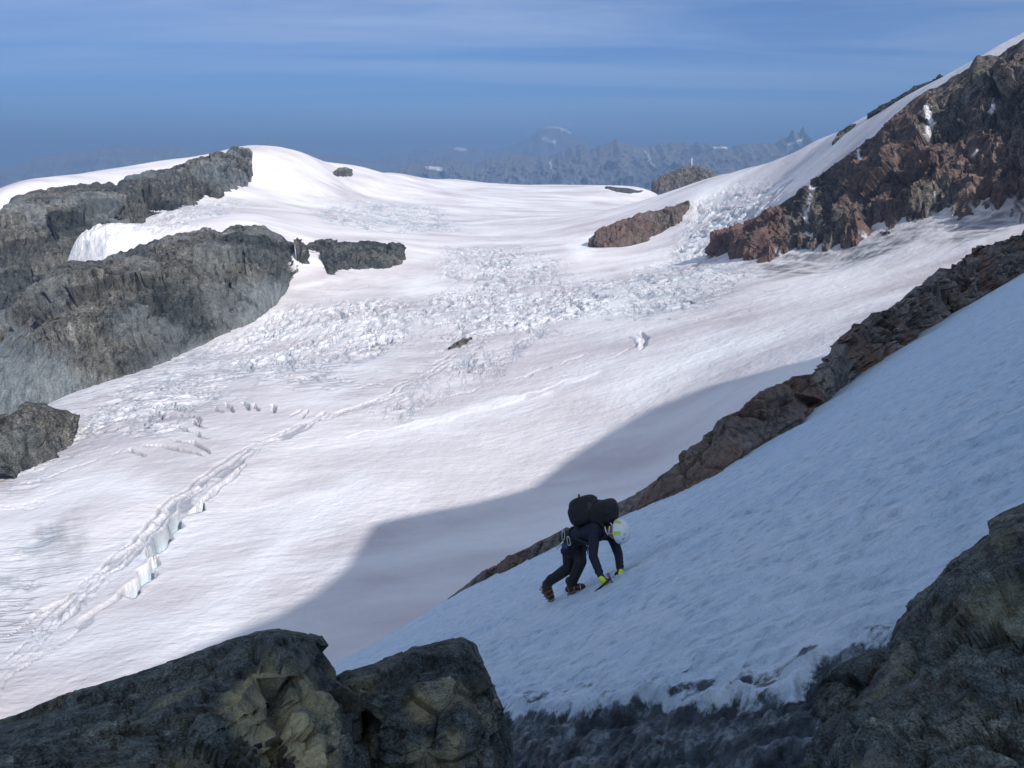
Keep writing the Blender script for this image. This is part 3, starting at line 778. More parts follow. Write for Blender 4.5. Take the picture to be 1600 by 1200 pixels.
# ------------------------------------------------------------------ the mountain we stand on
PA, PB, PC = -1.38, .578, -.482
def plane_z(x, y): return PA + PB * x + PC * y
def on_plane(u, v, off=0.0):
    d = ray(u, v); t = (PA + off) / (d[2] - PB * d[0] - PC * d[1])
    return d * t
NRM = np.array([-PB, -PC, 1.0]); NRM /= np.linalg.norm(NRM)
LIP = [on_plane(u, v) for u, v in ((700, 1150), (770, 1120), (850, 1112), (940, 1108), (1040, 1100), (1140, 1096), (1240, 1086), (1268, 1060), (1290, 1035), (1330, 1022), (1400, 1010), (1560, 960))]
def slope_full(x, y):
    p = np.stack([x, y, 0 * x], 1)
    ca_, sa_ = math.cos(FALL), math.sin(FALL)
    a = x * ca_ + y * sa_; c = -x * sa_ + y * ca_          # a up the slope, c across it
    z = plane_z(x, y)
    r = np.hypot(x, y)
    # rolls over downhill to the left
    dn_ = np.maximum(0, -a - 17 + .12 * c)
    z = z - .012 * dn_ ** 2
    calm = 1 - np.exp(-(((x - .95) / 1.3) ** 2 + ((y - 9.0) / 1.3) ** 2) ** 2)
    z = z + .25 * fbm(np.stack([a / 9, c / 5, 0 * x], 1), 3) * sstep(5, 14, r) * calm
    z = z + .05 * fbm(np.stack([a / 1.3, c / .55, 0 * x], 1) + 7, 3)
    q = np.stack([a / .30, c / .13, 0 * x], 1)
    cups = fbm(q, 3, .55, ridged=True)
    pz = .35 + 1.1 * sstep(-.35, .4, fbm(np.stack([a / 3.2, c / 1.1, 0 * x], 1) + 51, 3))
    z = z + (.040 * cups * pz) * sstep(45, 8, r) - .035 * sstep(.15, .5, noise3(np.stack([a / 2.6, c / .16, 0 * x], 1) + 17)) * sstep(30, 6, r) + .05 * fbm(np.stack([a / .7, c / .33, 0 * x], 1) + 3, 3) * sstep(30, 7, r) * (.3 + .7 * calm)
    f1, f2, cid = worley2(a / .22 + .6 * noise3(p * 4), c / .13 + .6 * noise3(p * 4 + 9))
    z = z + .022 * (1 - np.clip(f1 * 1.5, 0, 1) ** 2) * sstep(22, 5, r)
    # lip of the moat: nearer the rocks the snow ends and dirty ice lies lower
    d, t = seg_dist(x, y, LIP)
    side = np.zeros_like(x); best = np.full(x.shape, 1e9)
    for k in range(len(LIP) - 1):
        ax, ay = LIP[k][0], LIP[k][1]; bx, by = LIP[k + 1][0], LIP[k + 1][1]
        tt = np.clip(((x - ax) * (bx - ax) + (y - ay) * (by - ay)) / ((bx - ax) ** 2 + (by - ay) ** 2), 0, 1)
        dd = np.hypot(x - ax - tt * (bx - ax), y - ay - tt * (by - ay))
        cr = (bx - ax) * (y - ay) - (by - ay) * (x - ax)
        side = np.where(dd < best, np.sign(cr), side); best = np.minimum(best, dd)
    s = side * best + .10 * fbm(p * 2.2, 3) + .05 * noise3(p * 7)
    m = sstep(.04, -.09, s)
    z = z - m * (.05 + .22 * sstep(0, -1.4, s)) + .05 * np.exp(-((s - .03) / .07) ** 2)
    z = z + m * (.07 * fbm(p * 4, 5, .68) + .03 * noise3(p * 22))
    # a second, thin snow rim lower down and dusting
    icy = sstep(.06, -.12, s) * np.clip(1.0 - .9 * np.exp(-((s + .62 + .2 * noise3(p * 1.5)) / .09) ** 2) * sstep(-.3, .2, noise3(p * 1.3 + 4)), 0, 1)
    icy = np.maximum(icy, .55 * sstep(.75, .12, s) * sstep(-.05, .45, fbm(np.stack([a / .35, c / .30, 0 * x], 1) + 30, 4, .6) + .25 * sstep(.5, .1, s)) * (r < 9))
    return z, icy
ra = np.exp(np.linspace(math.log(1.8), math.log(190), 520)); aa = np.concatenate([np.linspace(math.radians(-26), math.radians(40), 566), np.linspace(math.radians(40.6), math.radians(85), 50)])
RA, AB = np.meshgrid(ra, aa, indexing='ij')
sx, sy = (RA * np.sin(AB)).ravel(), (RA * np.cos(AB)).ravel()
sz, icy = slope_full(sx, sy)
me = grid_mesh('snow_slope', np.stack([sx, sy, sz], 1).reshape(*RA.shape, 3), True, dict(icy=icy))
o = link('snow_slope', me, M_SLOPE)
tag(o, 'steep shaded blue white snow slope that the climber crosses', 'snow slope', kind='structure')

# higher flank of the same mountain, up to the right and behind: its crest throws the big shadow on the glacier
EDGE = [(60,1120),(130,1095),(200,1066),(270,1034),(330,1005),(380,980),(430,962),(490,928),(540,888),(585,818),(650,803),(740,786),(830,762),(880,722),(940,682),(1010,642),(1100,607),(1200,580),(1290,556),(1400,540),(1520,520)]
HS = np.array([SUN_AZ[0], SUN_AZ[1], math.tan(SUN_EL)])
crest = [np.array(on_glacier(u, v)) + 430 * HS for u, v in EDGE]
crest = [crest[0] + np.array([260., -380, 310]), crest[0] + np.array([150., -215, 180]), crest[0] + np.array([60., -90, 72])] + [c for c in crest] + [crest[-1] + np.array([220, 60, 60])]
crest = np.array(crest)
sd_ = np.concatenate([[0], np.cumsum(np.linalg.norm(np.diff(crest, axis=0), axis=1))]); ss = np.linspace(0, sd_[-1], 220)
cr = np.stack([np.interp(ss, sd_, crest[:, k]) for k in range(3)], 1)
rows = []
for off, dz in ((-420, -430), (-260, -300), (-150, -190), (-70, -95), (-25, -35), (0, 0), (30, -25), (120, -120), (300, -330), (480, -520)):
    q = cr.copy(); q[:, 0] += off * .75; q[:, 1] -= off * .66; q[:, 2] += dz
    if off: q += np.stack([8 * noise3(q / 40), 8 * noise3(q / 40 + 9), 8 * noise3(q / 40 + 19)], 1) * min(1, abs(off) / 60)
    rows.append(q)
o = link('mountain_flank', grid_mesh('mountain_flank', np.array(rows), True, dict(tint=np.zeros(2200), snow=np.zeros(2200))), M_RED)
tag(o, 'higher rock flank of the near mountain above the snow slope', 'mountain flank', kind='structure')

# rock rib along the far edge of the snow slope
RIB = [(700,938,935,22.6),(725,925,921,23),(770,905,893,25),(850,872,848,27.5),(905,845,822,29),(950,820,796,31),(1000,798,770,33),(1050,775,735,35),(1095,752,688,37),(1130,735,655,38.5),(1160,715,640,40),(1200,690,610,41.5),
       (1240,665,592,43),(1290,628,574,45),(1310,608,532,46),(1350,580,498,48),(1400,550,470,50.5),(1450,516,437,53),(1470,498,424,54),(1520,472,392,56.5),(1600,425,364,60),(1720,355,300,66),(1900,250,200,76)]
c = np.array(RIB); s = np.linspace(c[0, 0], c[-1, 0], 620)
vb = np.interp(s, c[:, 0], c[:, 1]); vt = np.interp(s, c[:, 0], c[:, 2])
s1 = np.stack([s * .03, 0 * s, 0 * s], 1)
jag, _f = facets3(np.stack([s * .045, 0 * s, 0 * s], 1))
vt = vt - 6 * sstep(1050, 850, s) * sstep(700, 740, s)
vt = vt - (vb - vt) * (.10 * fbm(s1, 5, .6) + .10 * jag)
base = np.stack([on_plane(u, v) for u, v in zip(s, vb)])
rb = np.linalg.norm(base[:, :2], axis=1)
th = (vb - vt) / F * rb * 1.1
away = np.array([-PB, -PC]) / math.hypot(PB, PC)           # downhill
across = np.array([-away[1], away[0]]);  across = across if across[1] > 0 else -across
NF = 72
tt_ = np.linspace(0, 1, NF)
rt = np.stack([ray(u, v) for u, v in zip(s, vt)])
topr = rb + th * 1.5 + .4; rtp = rt * (topr / np.hypot(rt[:, 0], rt[:, 1]))[:, None]
rows = []
for k_ in (1.6, .5): rows.append(base + np.array([*(-across * .5 * k_), -1.0 * k_]) * (th + .25)[:, None] * .7)
for t in tt_:
    w = t ** 1.25
    q = base + (rtp - base) * t
    q[:, 2] = base[:, 2] + (rtp[:, 2] - base[:, 2]) * t
    q[:, :2] = base[:, :2] + (rtp[:, :2] - base[:, :2]) * w
    rows.append(q)
for k_, (a_, h_) in enumerate(((.5, -.05), (1.0, -.4), (1.5, -1.2), (2.2, -2.6), (3.5, -6), (6, -12), (9, -20))):
    q = rtp.copy(); q[:, :2] += across * (a_ * (th + .4))[:, None]; q[:, 2] += h_ * (th + .2); rows.append(q)
V = np.array(rows)
gu = np.gradient(V, axis=1); gv = np.gradient(V, axis=0)
N = np.cross(gu, gv); N /= np.linalg.norm(N, axis=2)[..., None] + 1e-9
fv = V.reshape(-1, 3)
e_al = base[450] - base[60]; e_al /= np.linalg.norm(e_al)
e_up = np.array([0, 0, 1.]) - e_al * e_al[2]; e_up /= np.linalg.norm(e_up); e_cr = np.cross(e_al, e_up)
loc = np.stack([fv @ e_al, fv @ e_cr, fv @ e_up], 1)
loc = loc + .35 * np.stack([noise3(fv / 1.7), noise3(fv / 1.7 + 7), noise3(fv / 1.7 + 14)], 1)
o1, e1 = facets3(loc / np.array([4.6, 2.2, 1.0])); o2, e2 = facets3(loc / np.array([1.5, .9, .42]) + 5); o3, e3 = facets3(loc / np.array([.6, .5, .2]) + 9)
D = .80 * o1 + .26 * o2 + .06 * o3 + .09 * fbm(loc / np.array([1.2, .6, .35]), 4, .62) - .18 * (1 - sstep(.02, .12, e1)) - .08 * (1 - sstep(.02, .12, e2))
D = D.reshape(V.shape[:2]) * np.clip(th / 2.0, .10, 1.25)[None, :]
kk = np.concatenate([[0, 0], tt_, np.ones(7)])[:, None]
V = V + N * (D * np.where(kk > .93, .45, 1) * np.where(kk < .06, .5, 1))[..., None]
q = V.reshape(-1, 3)
tint = np.clip(sstep(.05, .4, noise3(q / 3.5 + 3)), 0, 1) * .8
o = link('rock_rib', grid_mesh('rock_rib', V, False, dict(tint=tint, snow=np.zeros(len(q)))), M_RIB)
tag(o, 'dark brown jagged rock rib along the far edge of the snow slope', 'rock rib', kind='structure')

# ------------------------------------------------------------------ boulders in front
def boulder(name, outline, cu, cv, dist, depth, lean, label, seed, amp=.125, scale=.5, nth=520, nph=190, pale=None, tint=None, up=.0):
    d = ray(cu, cv); C = d * dist
    ang = np.linspace(0, 2 * math.pi, nth, endpoint=False)
    poly = [((u - cu) / F * dist, -(v - cv) / F * dist) for u, v in outline]
    rad = np.zeros(nth)
    for k in range(len(poly)):
        (ax, ay), (bx, by) = poly[k], poly[(k + 1) % len(poly)]
        dx, dy = np.cos(ang), np.sin(ang); ex, ey = bx - ax, by - ay
        den = dx * ey - dy * ex; den = np.where(abs(den) < 1e-9, 1e-9, den)
        t = (ax * ey - ay * ex) / den; s_ = (ax * dy - ay * dx) / den
        ok = (t > 0) & (s_ >= 0) & (s_ <= 1)
        rad = np.where(ok, np.maximum(rad, t), rad)
    fwd = np.array([0, CP, -SP])
    ph = np.linspace(-math.pi / 2, math.pi / 2, nph)
    V = np.zeros((nph, nth, 3))
    for j, p_ in enumerate(ph):
        rho = abs(math.cos(p_)) ** .62; dd = math.copysign(abs(math.sin(p_)) ** .85, p_)
        X = rad * np.cos(ang) * rho; Y = rad * np.sin(ang) * rho
        Z = np.maximum(depth * dd + lean * Y, -dist * .55)
        rr = np.array([(X / dist * F + cu - 800) / F, (600 - cv + Y / dist * F) / F])
        dr = np.stack([rr[0], CP + rr[1] * SP, -SP + rr[1] * CP], 1)
        V[j] = dr * (dist + Z)[:, None]
    N = V - V.mean((0, 1)); gu = np.roll(V, -1, 1) - np.roll(V, 1, 1); gv = np.gradient(V, axis=0)
    Nn = np.cross(gu, gv); ln = np.linalg.norm(Nn, axis=2)[..., None]; Nn = np.where(ln > 1e-9, Nn / (ln + 1e-12), N)
    if (Nn * N).sum() < 0: Nn = -Nn
    q = V.reshape(-1, 3) / scale + seed * 7.1
    qa = np.stack([q[:, 0] * .9 + q[:, 2] * .5, q[:, 1], q[:, 2] * 1.5 - q[:, 0] * .7], 1)
    o1, e1 = facets3(qa * .8); o2, e2 = facets3(qa * 2.3 + 3); o3, e3 = facets3(qa * np.array([5.5, 7, 9]) + 6)
    D = .95 * o1 + .36 * o2 + .16 * fbm(qa * .9, 4, .58, ridged=True) + .16 * fbm(qa * np.array([4, 7, 9]), 4, .62) - .18 * (1 - sstep(.01, .06, e1)) - .06 * (1 - sstep(.01, .07, e2)) + .13 * o3
    rimf = np.clip(.12 + .88 * np.abs(np.sin(ph))[:, None], 0, 1)
    V = V + Nn * (D.reshape(nph, nth) * amp * rimf)[..., None]
    u, v = proj(V)
    qn = V.reshape(-1, 3)
    pl = np.zeros(u.size) if pale is None else np.clip(pale(u, v, qn).ravel(), 0, 1)
    tn = np.zeros(u.size) if tint is None else np.clip(tint(u, v, qn).ravel(), 0, 1)
    tn = np.maximum(tn, .55 * sstep(.05, .45, fbm(qn * 1.9 + seed * 5, 4, .6))); pl = np.maximum(pl, .35 * sstep(.18, .5, fbm(qn * 2.6 + seed * 9, 4, .6)))
    o = link(name, grid_mesh(name, V, False, dict(pale=pl, tint=tn), wrap=True), M_BOULDER)
    tag(o, label, 'boulder')
    return o
def pale_left(u, v, q):
    n_ = noise3(q * 2.2).reshape(u.shape) * 60; n2 = fbm(q * 6, 4, .6).reshape(u.shape)
    a = poly_sd(u + n_, v + n_ * .6, [(335, 1075), (400, 1040), (470, 1035), (510, 1060), (540, 1110), (545, 1210), (460, 1230), (350, 1160)])
    c_ = poly_sd(u + n_, v + n_ * .6, [(210, 1210), (260, 1170), (330, 1170), (330, 1210)])
    return np.maximum(sstep(-14, 26, a) * sstep(-.35, .25, n2) * .95, sstep(-14, 26, c_) * sstep(-.3, .4, n2) * .6)
boulder('boulder', [(-260,1210),(-150,1185),(0,1134),(100,1094),(200,1060),(310,1024),(360,1003),(400,988),(440,984),(475,992),(508,1004),(488,1012),(502,1028),(518,1050),(520,1070),(556,1090),(572,1200),(560,1500),(300,1750),(-200,1700),(-400,1400)],
        230, 1230, 3.0, 1.1, .75, 'large dark green grey boulder with pale yellowish face at lower left', 1, pale=pale_left)
def pale_mid(u, v, q):
    n_ = noise3(q * 2.2 + 4).reshape(u.shape) * 40; n2 = fbm(q * 6 + 3, 4, .6).reshape(u.shape)
    a = poly_sd(u + n_, v + n_ * .6, [(640, 1090), (670, 1085), (690, 1140), (740, 1160), (730, 1210), (660, 1200)])
    return sstep(-20, 22, a) * sstep(-.3, .3, n2) * .7
boulder('boulder', [(516,1064),(540,1051),(600,1036),(622,1022),(645,1011),(690,1003),(722,997),(737,1006),(748,1036),(764,1070),(782,1104),(798,1150),(806,1200),(830,1420),(700,1600),(560,1500),(540,1300),(545,1120)],
        665, 1170, 3.5, .75, .5, 'dark grey pointed boulder beside the snow moat at bottom centre', 2, pale=pale_mid, amp=.12)
def tint_right(u, v, q):
    n_ = noise3(q * 2.2 + 4).reshape(u.shape) * 40; n2 = fbm(q * 5 + 3, 4, .6).reshape(u.shape)
    a = poly_sd(u + n_, v + n_ * .6, [(1460, 1065), (1510, 1060), (1590, 1100), (1600, 1130), (1530, 1120)])
    return sstep(-16, 14, a) * sstep(-.3, .2, n2)
boulder('boulder', [(1760,720),(1600,790),(1572,800),(1546,814),(1550,832),(1520,856),(1490,880),(1445,940),(1412,985),(1402,1010),(1392,1040),(1358,1085),(1310,1130),(1282,1170),(1275,1240),(1300,1500),(1600,1800),(2000,1600),(2050,1000)],
        1640, 1200, 2.6, 1.0, .55, 'huge dark green boulder filling the lower right corner', 3, amp=.15, tint=tint_right)
boulder('boulder', [(1268,1104),(1280,1070),(1300,1048),(1340,1030),(1378,1016),(1404,1020),(1400,1080),(1380,1140),(1320,1160),(1275,1130)],
        1335, 1090, 3.15, .35, .4, 'small dark rock wedged in the moat against the big right boulder', 4, amp=.06, scale=.3)

# ------------------------------------------------------------------ small stones, slab, mast
def stone_mesh(name, seed, n=14, sx=1, sy=.8, sz=.6):
    rs_ = np.random.RandomState(seed)
    bm = bmesh.new(); bmesh.ops.create_icosphere(bm, subdivisions=3, radius=1.0)
    nrm = rs_.normal(size=(n, 3)); nrm /= np.linalg.norm(nrm, axis=1)[:, None]; dd = rs_.uniform(.55, .9, n)
    for v_ in bm.verts:                                # chop the ball with planes: an angular broken stone
        p = np.array(v_.co)
        for a_, d_ in zip(nrm, dd):
            k_ = p @ a_
            if k_ > d_: p = p - a_ * (k_ - d_)
        v_.co = Vector((p[0] * sx, p[1] * sy, p[2] * sz))
    me = bpy.data.meshes.new(name); bm.to_mesh(me); bm.free()
    for k_ in ('pale', 'tint'):
        at = me.attributes.new(k_, 'FLOAT', 'POINT'); at.data.foreach_set('value', np.full(len(me.vertices), rs_.uniform(0, .25), dtype=np.float32))
    me.materials.append(M_BOULDER)
    return me
dg_hits = [o_ for o_ in COL.objects if o_.name.startswith('boulder')]
def drop_on(o_, u, v):
    """where the line of sight meets a boulder"""
    from mathutils.bvhtree import BVHTree
    if not hasattr(drop_on, 'c'): drop_on.c = {}
    if o_.name not in drop_on.c:
        drop_on.c[o_.name] = BVHTree.FromPolygons([vv.co for vv in o_.data.vertices], [p_.vertices for p_ in o_.data.polygons])
    d = Vector(ray(u, v)).normalized()
    return drop_on.c[o_.name].ray_cast(Vector((0, 0, 0)), d)
big = dg_hits[0]
stone_protos = [stone_mesh('stone', 40 + k, 12, 1, rs_, .55) for k, rs_ in enumerate((.8, .65, .9, .75))]
rnd = random.Random(4)
for k in range(30):
    u, v = 362 + rnd.random() * 100, 1158 + rnd.random() * 50
    if v < 1150 + abs(u - 400) * .25: continue
    hit, nn, _i, dist_ = drop_on(big, u, v)
    if hit is None: continue
    st = bpy.data.objects.new('stone', stone_protos[k % 4]); COL.objects.link(st)
    sz_ = .012 + .016 * rnd.random()
    st.location = hit + nn * sz_ * .25; st.scale = (sz_,) * 3
    st.rotation_euler = (rnd.random() * 6, rnd.random() * 6, rnd.random() * 6)
    tag(st, 'small dark broken stone lodged in the hollow of the pale faced boulder', 'stone', 'stones lodged in the boulder hollow')
sl = link('rock_slab', stone_mesh('rock_slab', 77, 10, 1, .55, .22))
hits_ = [h_ for h_ in (drop_on(o_, 540, 1097) for o_ in dg_hits[:2]) if h_[0] is not None]
pc = min(hits_, key=lambda h_: h_[3])[0] if hits_ else Vector(ray(540, 1097) * 2.9)
pc = pc - Vector(ray(540, 1097)).normalized() * .02
sl.location = pc; sl.scale = (.075, .075, .075); sl.rotation_euler = (.75, .40, -.3)
tag(sl, 'flat dark rock slab wedged between the two lower left boulders', 'rock')

# thin mast on the far rock hump
def tube_mesh(name, pts, rad, n=8, closed=False, cap=True):
    """round tube along points; rad one number or one per point"""
    pts = [Vector(p) for p in pts]; m_ = len(pts)
    rad = [rad] * m_ if isinstance(rad, (int, float)) else rad
    bm = bmesh.new(); rings = []
    prev = None
    for k in range(m_):
        a_ = pts[(k + 1) % m_] if (closed or k < m_ - 1) else pts[k]
        b_ = pts[(k - 1) % m_] if (closed or k > 0) else pts[k]
        t_ = (a_ - b_).normalized()
        if prev is None:
            x_ = t_.orthogonal().normalized()
        else:
            x_ = (prev - t_ * prev.dot(t_)).normalized()
        prev = x_; y_ = t_.cross(x_)
        rings.append([bm.verts.new(pts[k] + (x_ * math.cos(w) + y_ * math.sin(w)) * rad[k]) for w in [2 * math.pi * j / n for j in range(n)]])
    for k in range(m_ if closed else m_ - 1):
        r0, r1 = rings[k], rings[(k + 1) % m_]
        for j in range(n): bm.faces.new((r0[j], r0[(j + 1) % n], r1[(j + 1) % n], r1[j]))
    if cap and not closed:
        bm.faces.new(rings[0][::-1]); bm.faces.new(rings[-1])
    bmesh.ops.recalc_face_normals(bm, faces=bm.faces)
    for f_ in bm.faces: f_.smooth = True
    me = bpy.data.meshes.new(name); bm.to_mesh(me); bm.free()
    return me

def plain(name, col, rough=.6, metal=0.0, noise=None, amp=.25, bumpd=0.0):
    m, n, l, b = new_mat(name)
    if noise:
        nn_ = noise_node(n, l, noise, 5, .6)
        c_ = mixc(n, l, nn_, tuple(c * (1 - amp) for c in col), tuple(min(1, c * (1 + amp)) for c in col))
        l.new(c_, b.inputs['Base Color'])
        if bumpd: l.new(bump(n, l, nn_, bumpd, .7), b.inputs['Normal'])
    else:
        b.inputs['Base Color'].default_value = (*col, 1)
    b.inputs['Roughness'].default_value = rough; b.inputs['Metallic'].default_value = metal
    return m
M_MAST = plain('white_mast_paint', (.75, .76, .78), .5, 0, .8, .1)
mp = P(1081, 260, 2620); mt = P(1081, 246, 2620)
mast = link('mast', tube_mesh('mast', [mp - np.array([0, 0, 12]), mp, (mp + mt) / 2, mt], [1.6, 1.5, 1.1, .7]), M_MAST)
tag(mast, 'thin white mast standing on the far brown rock hump', 'mast')
for h_ in (.45, .75):
    q_ = mp + (mt - mp) * h_
    link('crossbar', tube_mesh('crossbar', [q_ - np.array([3.2, 0, 0]), q_ + np.array([3.2, 0, 0])], .45), M_MAST, mast)

# ------------------------------------------------------------------ climber
M_SKIN = plain('tanned_skin', (.42, .22, .15), .55, 0, 60, .12)
M_JACKET = plain('navy_softshell', (.007, .008, .026), .75, 0, 22, .5, .02)
M_TROUSER = plain('black_trousers', (.010, .011, .016), .8, 0, 22, .5, .02)
M_BLACK = plain('black_webbing', (.008, .009, .012), .7, 0, 80, .3)
M_LIME = plain('lime_glove_fabric', (.62, .80, .03), .6, 0, 90, .15, .002)
M_GLOVE = plain('black_glove_palm', (.012, .012, .014), .7, 0, 90, .3, .002)
M_HELMET = plain('white_helmet_shell', (.70, .78, .80), .35, 0, 12, .04)
M_VENT = plain('grey_vent', (.42, .47, .50), .5, 0, 20, .1)
M_HLIME = plain('lime_helmet_stripe', (.55, .72, .06), .4, 0, 20, .06)
M_BOOT = plain('dark_brown_boot', (.035, .022, .016), .6, 0, 50, .4, .004)
M_ORANGE = plain('orange_strap', (.26, .09, .03), .6, 0, 60, .2)
M_STEEL = plain('crampon_steel', (.10, .10, .11), .45, .8, 60, .3)
M_SILVER = plain('silver_alloy', (.62, .62, .60), .35, .9, 60, .15)
M_AXE = plain('axe_head_steel', (.16, .20, .26), .4, .7, 60, .2)
M_PACK = plain('charcoal_pack_fabric', (.011, .012, .015), .75, 0, 18, .5, .03)
M_PGREY = plain('grey_pack_fabric', (.035, .036, .042), .75, 0, 26, .35, .008)
M_BLUE = plain('blue_pouch', (.02, .05, .14), .7, 0, 40, .25)
M_WHITE = plain('white_sling', (.65, .66, .66), .6, 0, 60, .1)
M_EYE = plain('eye', (.02, .015, .012), .2, 0, 60, .1)
M_LEASH = plain('red_leash', (.30, .04, .03), .6, 0, 60, .2)

def J(cx, cy, d):
    """joint read off the enlarged photograph (5.454 x from 800, 740) at camera depth d"""
    return Vector(ray(800 + cx / 5.454, 740 + cy / 5.454) * d)
def W(x): return Vector(x)

class Fuse:
    """overlapping closed lumps that a voxel remesh turns into one continuous surface"""
    def __init__(self): self.bm = bmesh.new()
    def cap(self, p0, r0, p1, r1, n=14):
        p0, p1 = W(p0), W(p1); ax = p1 - p0; L = max(ax.length, 1e-5); z = ax / L; x = z.orthogonal().normalized(); y = z.cross(x)
        prof = [(-r0 * math.cos(a), r0 * math.sin(a)) for a in np.linspace(.25, math.pi / 2, 4)] + [(L + r1 * math.sin(a), r1 * math.cos(a)) for a in np.linspace(0, math.pi / 2 - .25, 4)]
        rings = [[self.bm.verts.new(p0 + z * h + (x * math.cos(w) + y * math.sin(w)) * r) for w in [2 * math.pi * j / n for j in range(n)]] for h, r in prof]
        for a, b in zip(rings, rings[1:]):
            for j in range(n): self.bm.faces.new((a[j], a[(j + 1) % n], b[(j + 1) % n], b[j]))
        self.bm.faces.new(rings[0][::-1]); self.bm.faces.new(rings[-1])
        return self
    def chain(self, pts):
        for (a, ra_), (b, rb_) in zip(pts, pts[1:]): self.cap(a, ra_, b, rb_)
        return self
    def ell(self, c, a, b, d, pw=1.0):
        c = W(c); m_ = Matrix((a, b, d)).transposed()
        g = bmesh.ops.create_uvsphere(self.bm, u_segments=20, v_segments=14, radius=1.0)
        for v_ in g['verts']:
            p = v_.co
            if pw != 1.0: p = Vector([math.copysign(abs(t) ** pw, t) for t in p])
            v_.co = c + m_ @ p
        return self
    def build(self, name, mat, parent, voxel=.012, smooth=6):
        bmesh.ops.recalc_face_normals(self.bm, faces=self.bm.faces)
        me = bpy.data.meshes.new(name); self.bm.to_mesh(me); self.bm.free()
        o_ = link(name, me, mat, parent)
        r_ = o_.modifiers.new('remesh', 'REMESH'); r_.mode = 'VOXEL'; r_.voxel_size = voxel; r_.use_smooth_shade = True
        s_ = o_.modifiers.new('smooth', 'SMOOTH'); s_.factor = .5; s_.iterations = smooth
        return o_

pelvis, belly, chest, neck = J(520, 560, 10.15), J(600, 525, 10.03), J(715, 490, 9.89), J(815, 478, 9.79)
T = (neck - pelvis).normalized()
S = Vector((-.81, -.58, 0)); S = (S - T * S.dot(T)).normalized()      # the climber's right hand side
Bk = S.cross(T); Bk = Bk if Bk.z > 0 else -Bk                           # out of the back
head_c = J(905, 492, 9.68)
UP = Vector((.66, -.52, .30)).normalized()                              # crown of the head
FW = Vector((-.10, -.30, -.95)); FW = (FW - UP * FW.dot(UP)).normalized()
HS_ = FW.cross(UP).normalized()
rsh, rel, rwr, rha = J(705, 470, 9.74), J(690, 700, 9.63), J(752, 865, 9.51), J(785, 915, 9.47)
lsh, lel, lwr, lha = J(850, 520, 9.97), J(908, 690, 9.84), J(922, 815, 9.68), J(915, 862, 9.61)
rhip, rkn, ran = J(495, 600, 10.06), J(487, 800, 10.26), J(290, 940, 10.53)
lhip, lkn, lan = J(555, 600, 10.22), J(585, 748, 9.97), J(505, 945, 10.24)
rheel, rtoe = J(252, 968, 10.60), J(338, 1082, 10.66)
lheel, ltoe = J(482, 1015, 10.30), J(628, 978, 10.12)

bd = Fuse()
bd.ell(chest, T * .19, S * .165, Bk * .105).ell(belly, T * .17, S * .145, Bk * .095).ell(pelvis, T * .13, S * .155, Bk * .11)
bd.chain([(chest, .10), (neck, .06), (head_c - UP * .05, .055)])
bd.ell(head_c + UP * .02, HS_ * .076, FW * .094, UP * .10).ell(head_c - UP * .065 + FW * .025, HS_ * .055, FW * .065, UP * .05)
bd.cap(head_c - UP * .012 + FW * .088, .011, head_c - UP * .035 + FW * .105, .014)                   # nose
bd.cap(head_c - UP * .068 + FW * .080 + HS_ * .018, .010, head_c - UP * .068 + FW * .080 - HS_ * .018, .010)   # lips
for sg in (-1, 1):
    bd.ell(head_c + HS_ * sg * .078 - UP * .015, HS_ * .012, FW * .018, UP * .03)                       # ears
for sh, el, wr, ha in ((rsh, rel, rwr, rha), (lsh, lel, lwr, lha)):
    bd.chain([(chest + (sh - chest) * .6, .07), (sh, .055), (el, .042), (wr, .030), (ha, .032)])
for hp, kn, an, he, to in ((rhip, rkn, ran, rheel, rtoe), (lhip, lkn, lan, lheel, ltoe)):
    bd.chain([(hp, .085), (kn, .058), (kn + (an - kn) * .35, .052), (an, .038), (he + (to - he) * .3, .032), (to - (to - he) * .15, .026)])
person = bd.build('person', M_SKIN, None, .010, 4)
tag(person, 'climber in navy jacket and white helmet bent over on the snow slope', 'person')
for sg in (-1, 1):
    e_ = Fuse().ell(head_c + UP * .005 + FW * .088 + HS_ * sg * .032, HS_ * .012, FW * .008, UP * .007).build('eye', M_EYE, person, .003, 1)

jk = Fuse()
jk.ell(chest, T * .215, S * .195, Bk * .130).ell(belly, T * .19, S * .170, Bk * .122).ell(chest + T * .10 - Bk * .01, T * .10, S * .17, Bk * .10)
jk.chain([(chest + T * .1, .10), (neck, .070)])
jk.chain([(chest + (rsh - chest) * .5, .095), (rsh, .078), (rsh + (rel - rsh) * .5, .066), (rel, .057), (rel + (rwr - rel) * .5, .052), (rwr, .040)])
jk.chain([(chest + (lsh - chest) * .5, .095), (lsh, .078), (lsh + (lel - lsh) * .5, .064), (lel, .056), (lel + (lwr - lel) * .5, .050), (lwr, .040)])
for a_, b_ in ((rsh, rel), (rel, rwr), (lsh, lel), (lel, lwr)):         # cloth folds round the sleeves
    for t_ in (.3, .55, .8):
        c_ = a_ + (b_ - a_) * t_; d_ = (b_ - a_).orthogonal().normalized()
        jk.cap(c_ + d_ * .03, .030, c_ - d_ * .03 + (b_ - a_) * .06, .030)
jk.build('jacket', M_JACKET, person, .009, 5)
tr = Fuse()
tr.ell(pelvis, T * .15, S * .178, Bk * .135).ell(pelvis - T * .06 + Bk * .02, T * .10, S * .165, Bk * .115)
tr.chain([(rhip, .108), (rhip + (rkn - rhip) * .5, .094), (rkn, .078), (rkn + (ran - rkn) * .4, .072), (ran + (rkn - ran) * .12, .060)])
tr.chain([(lhip, .108), (lhip + (lkn - lhip) * .5, .094), (lkn, .078), (lkn + (lan - lkn) * .4, .072), (lan + (lkn - lan) * .10, .060)])
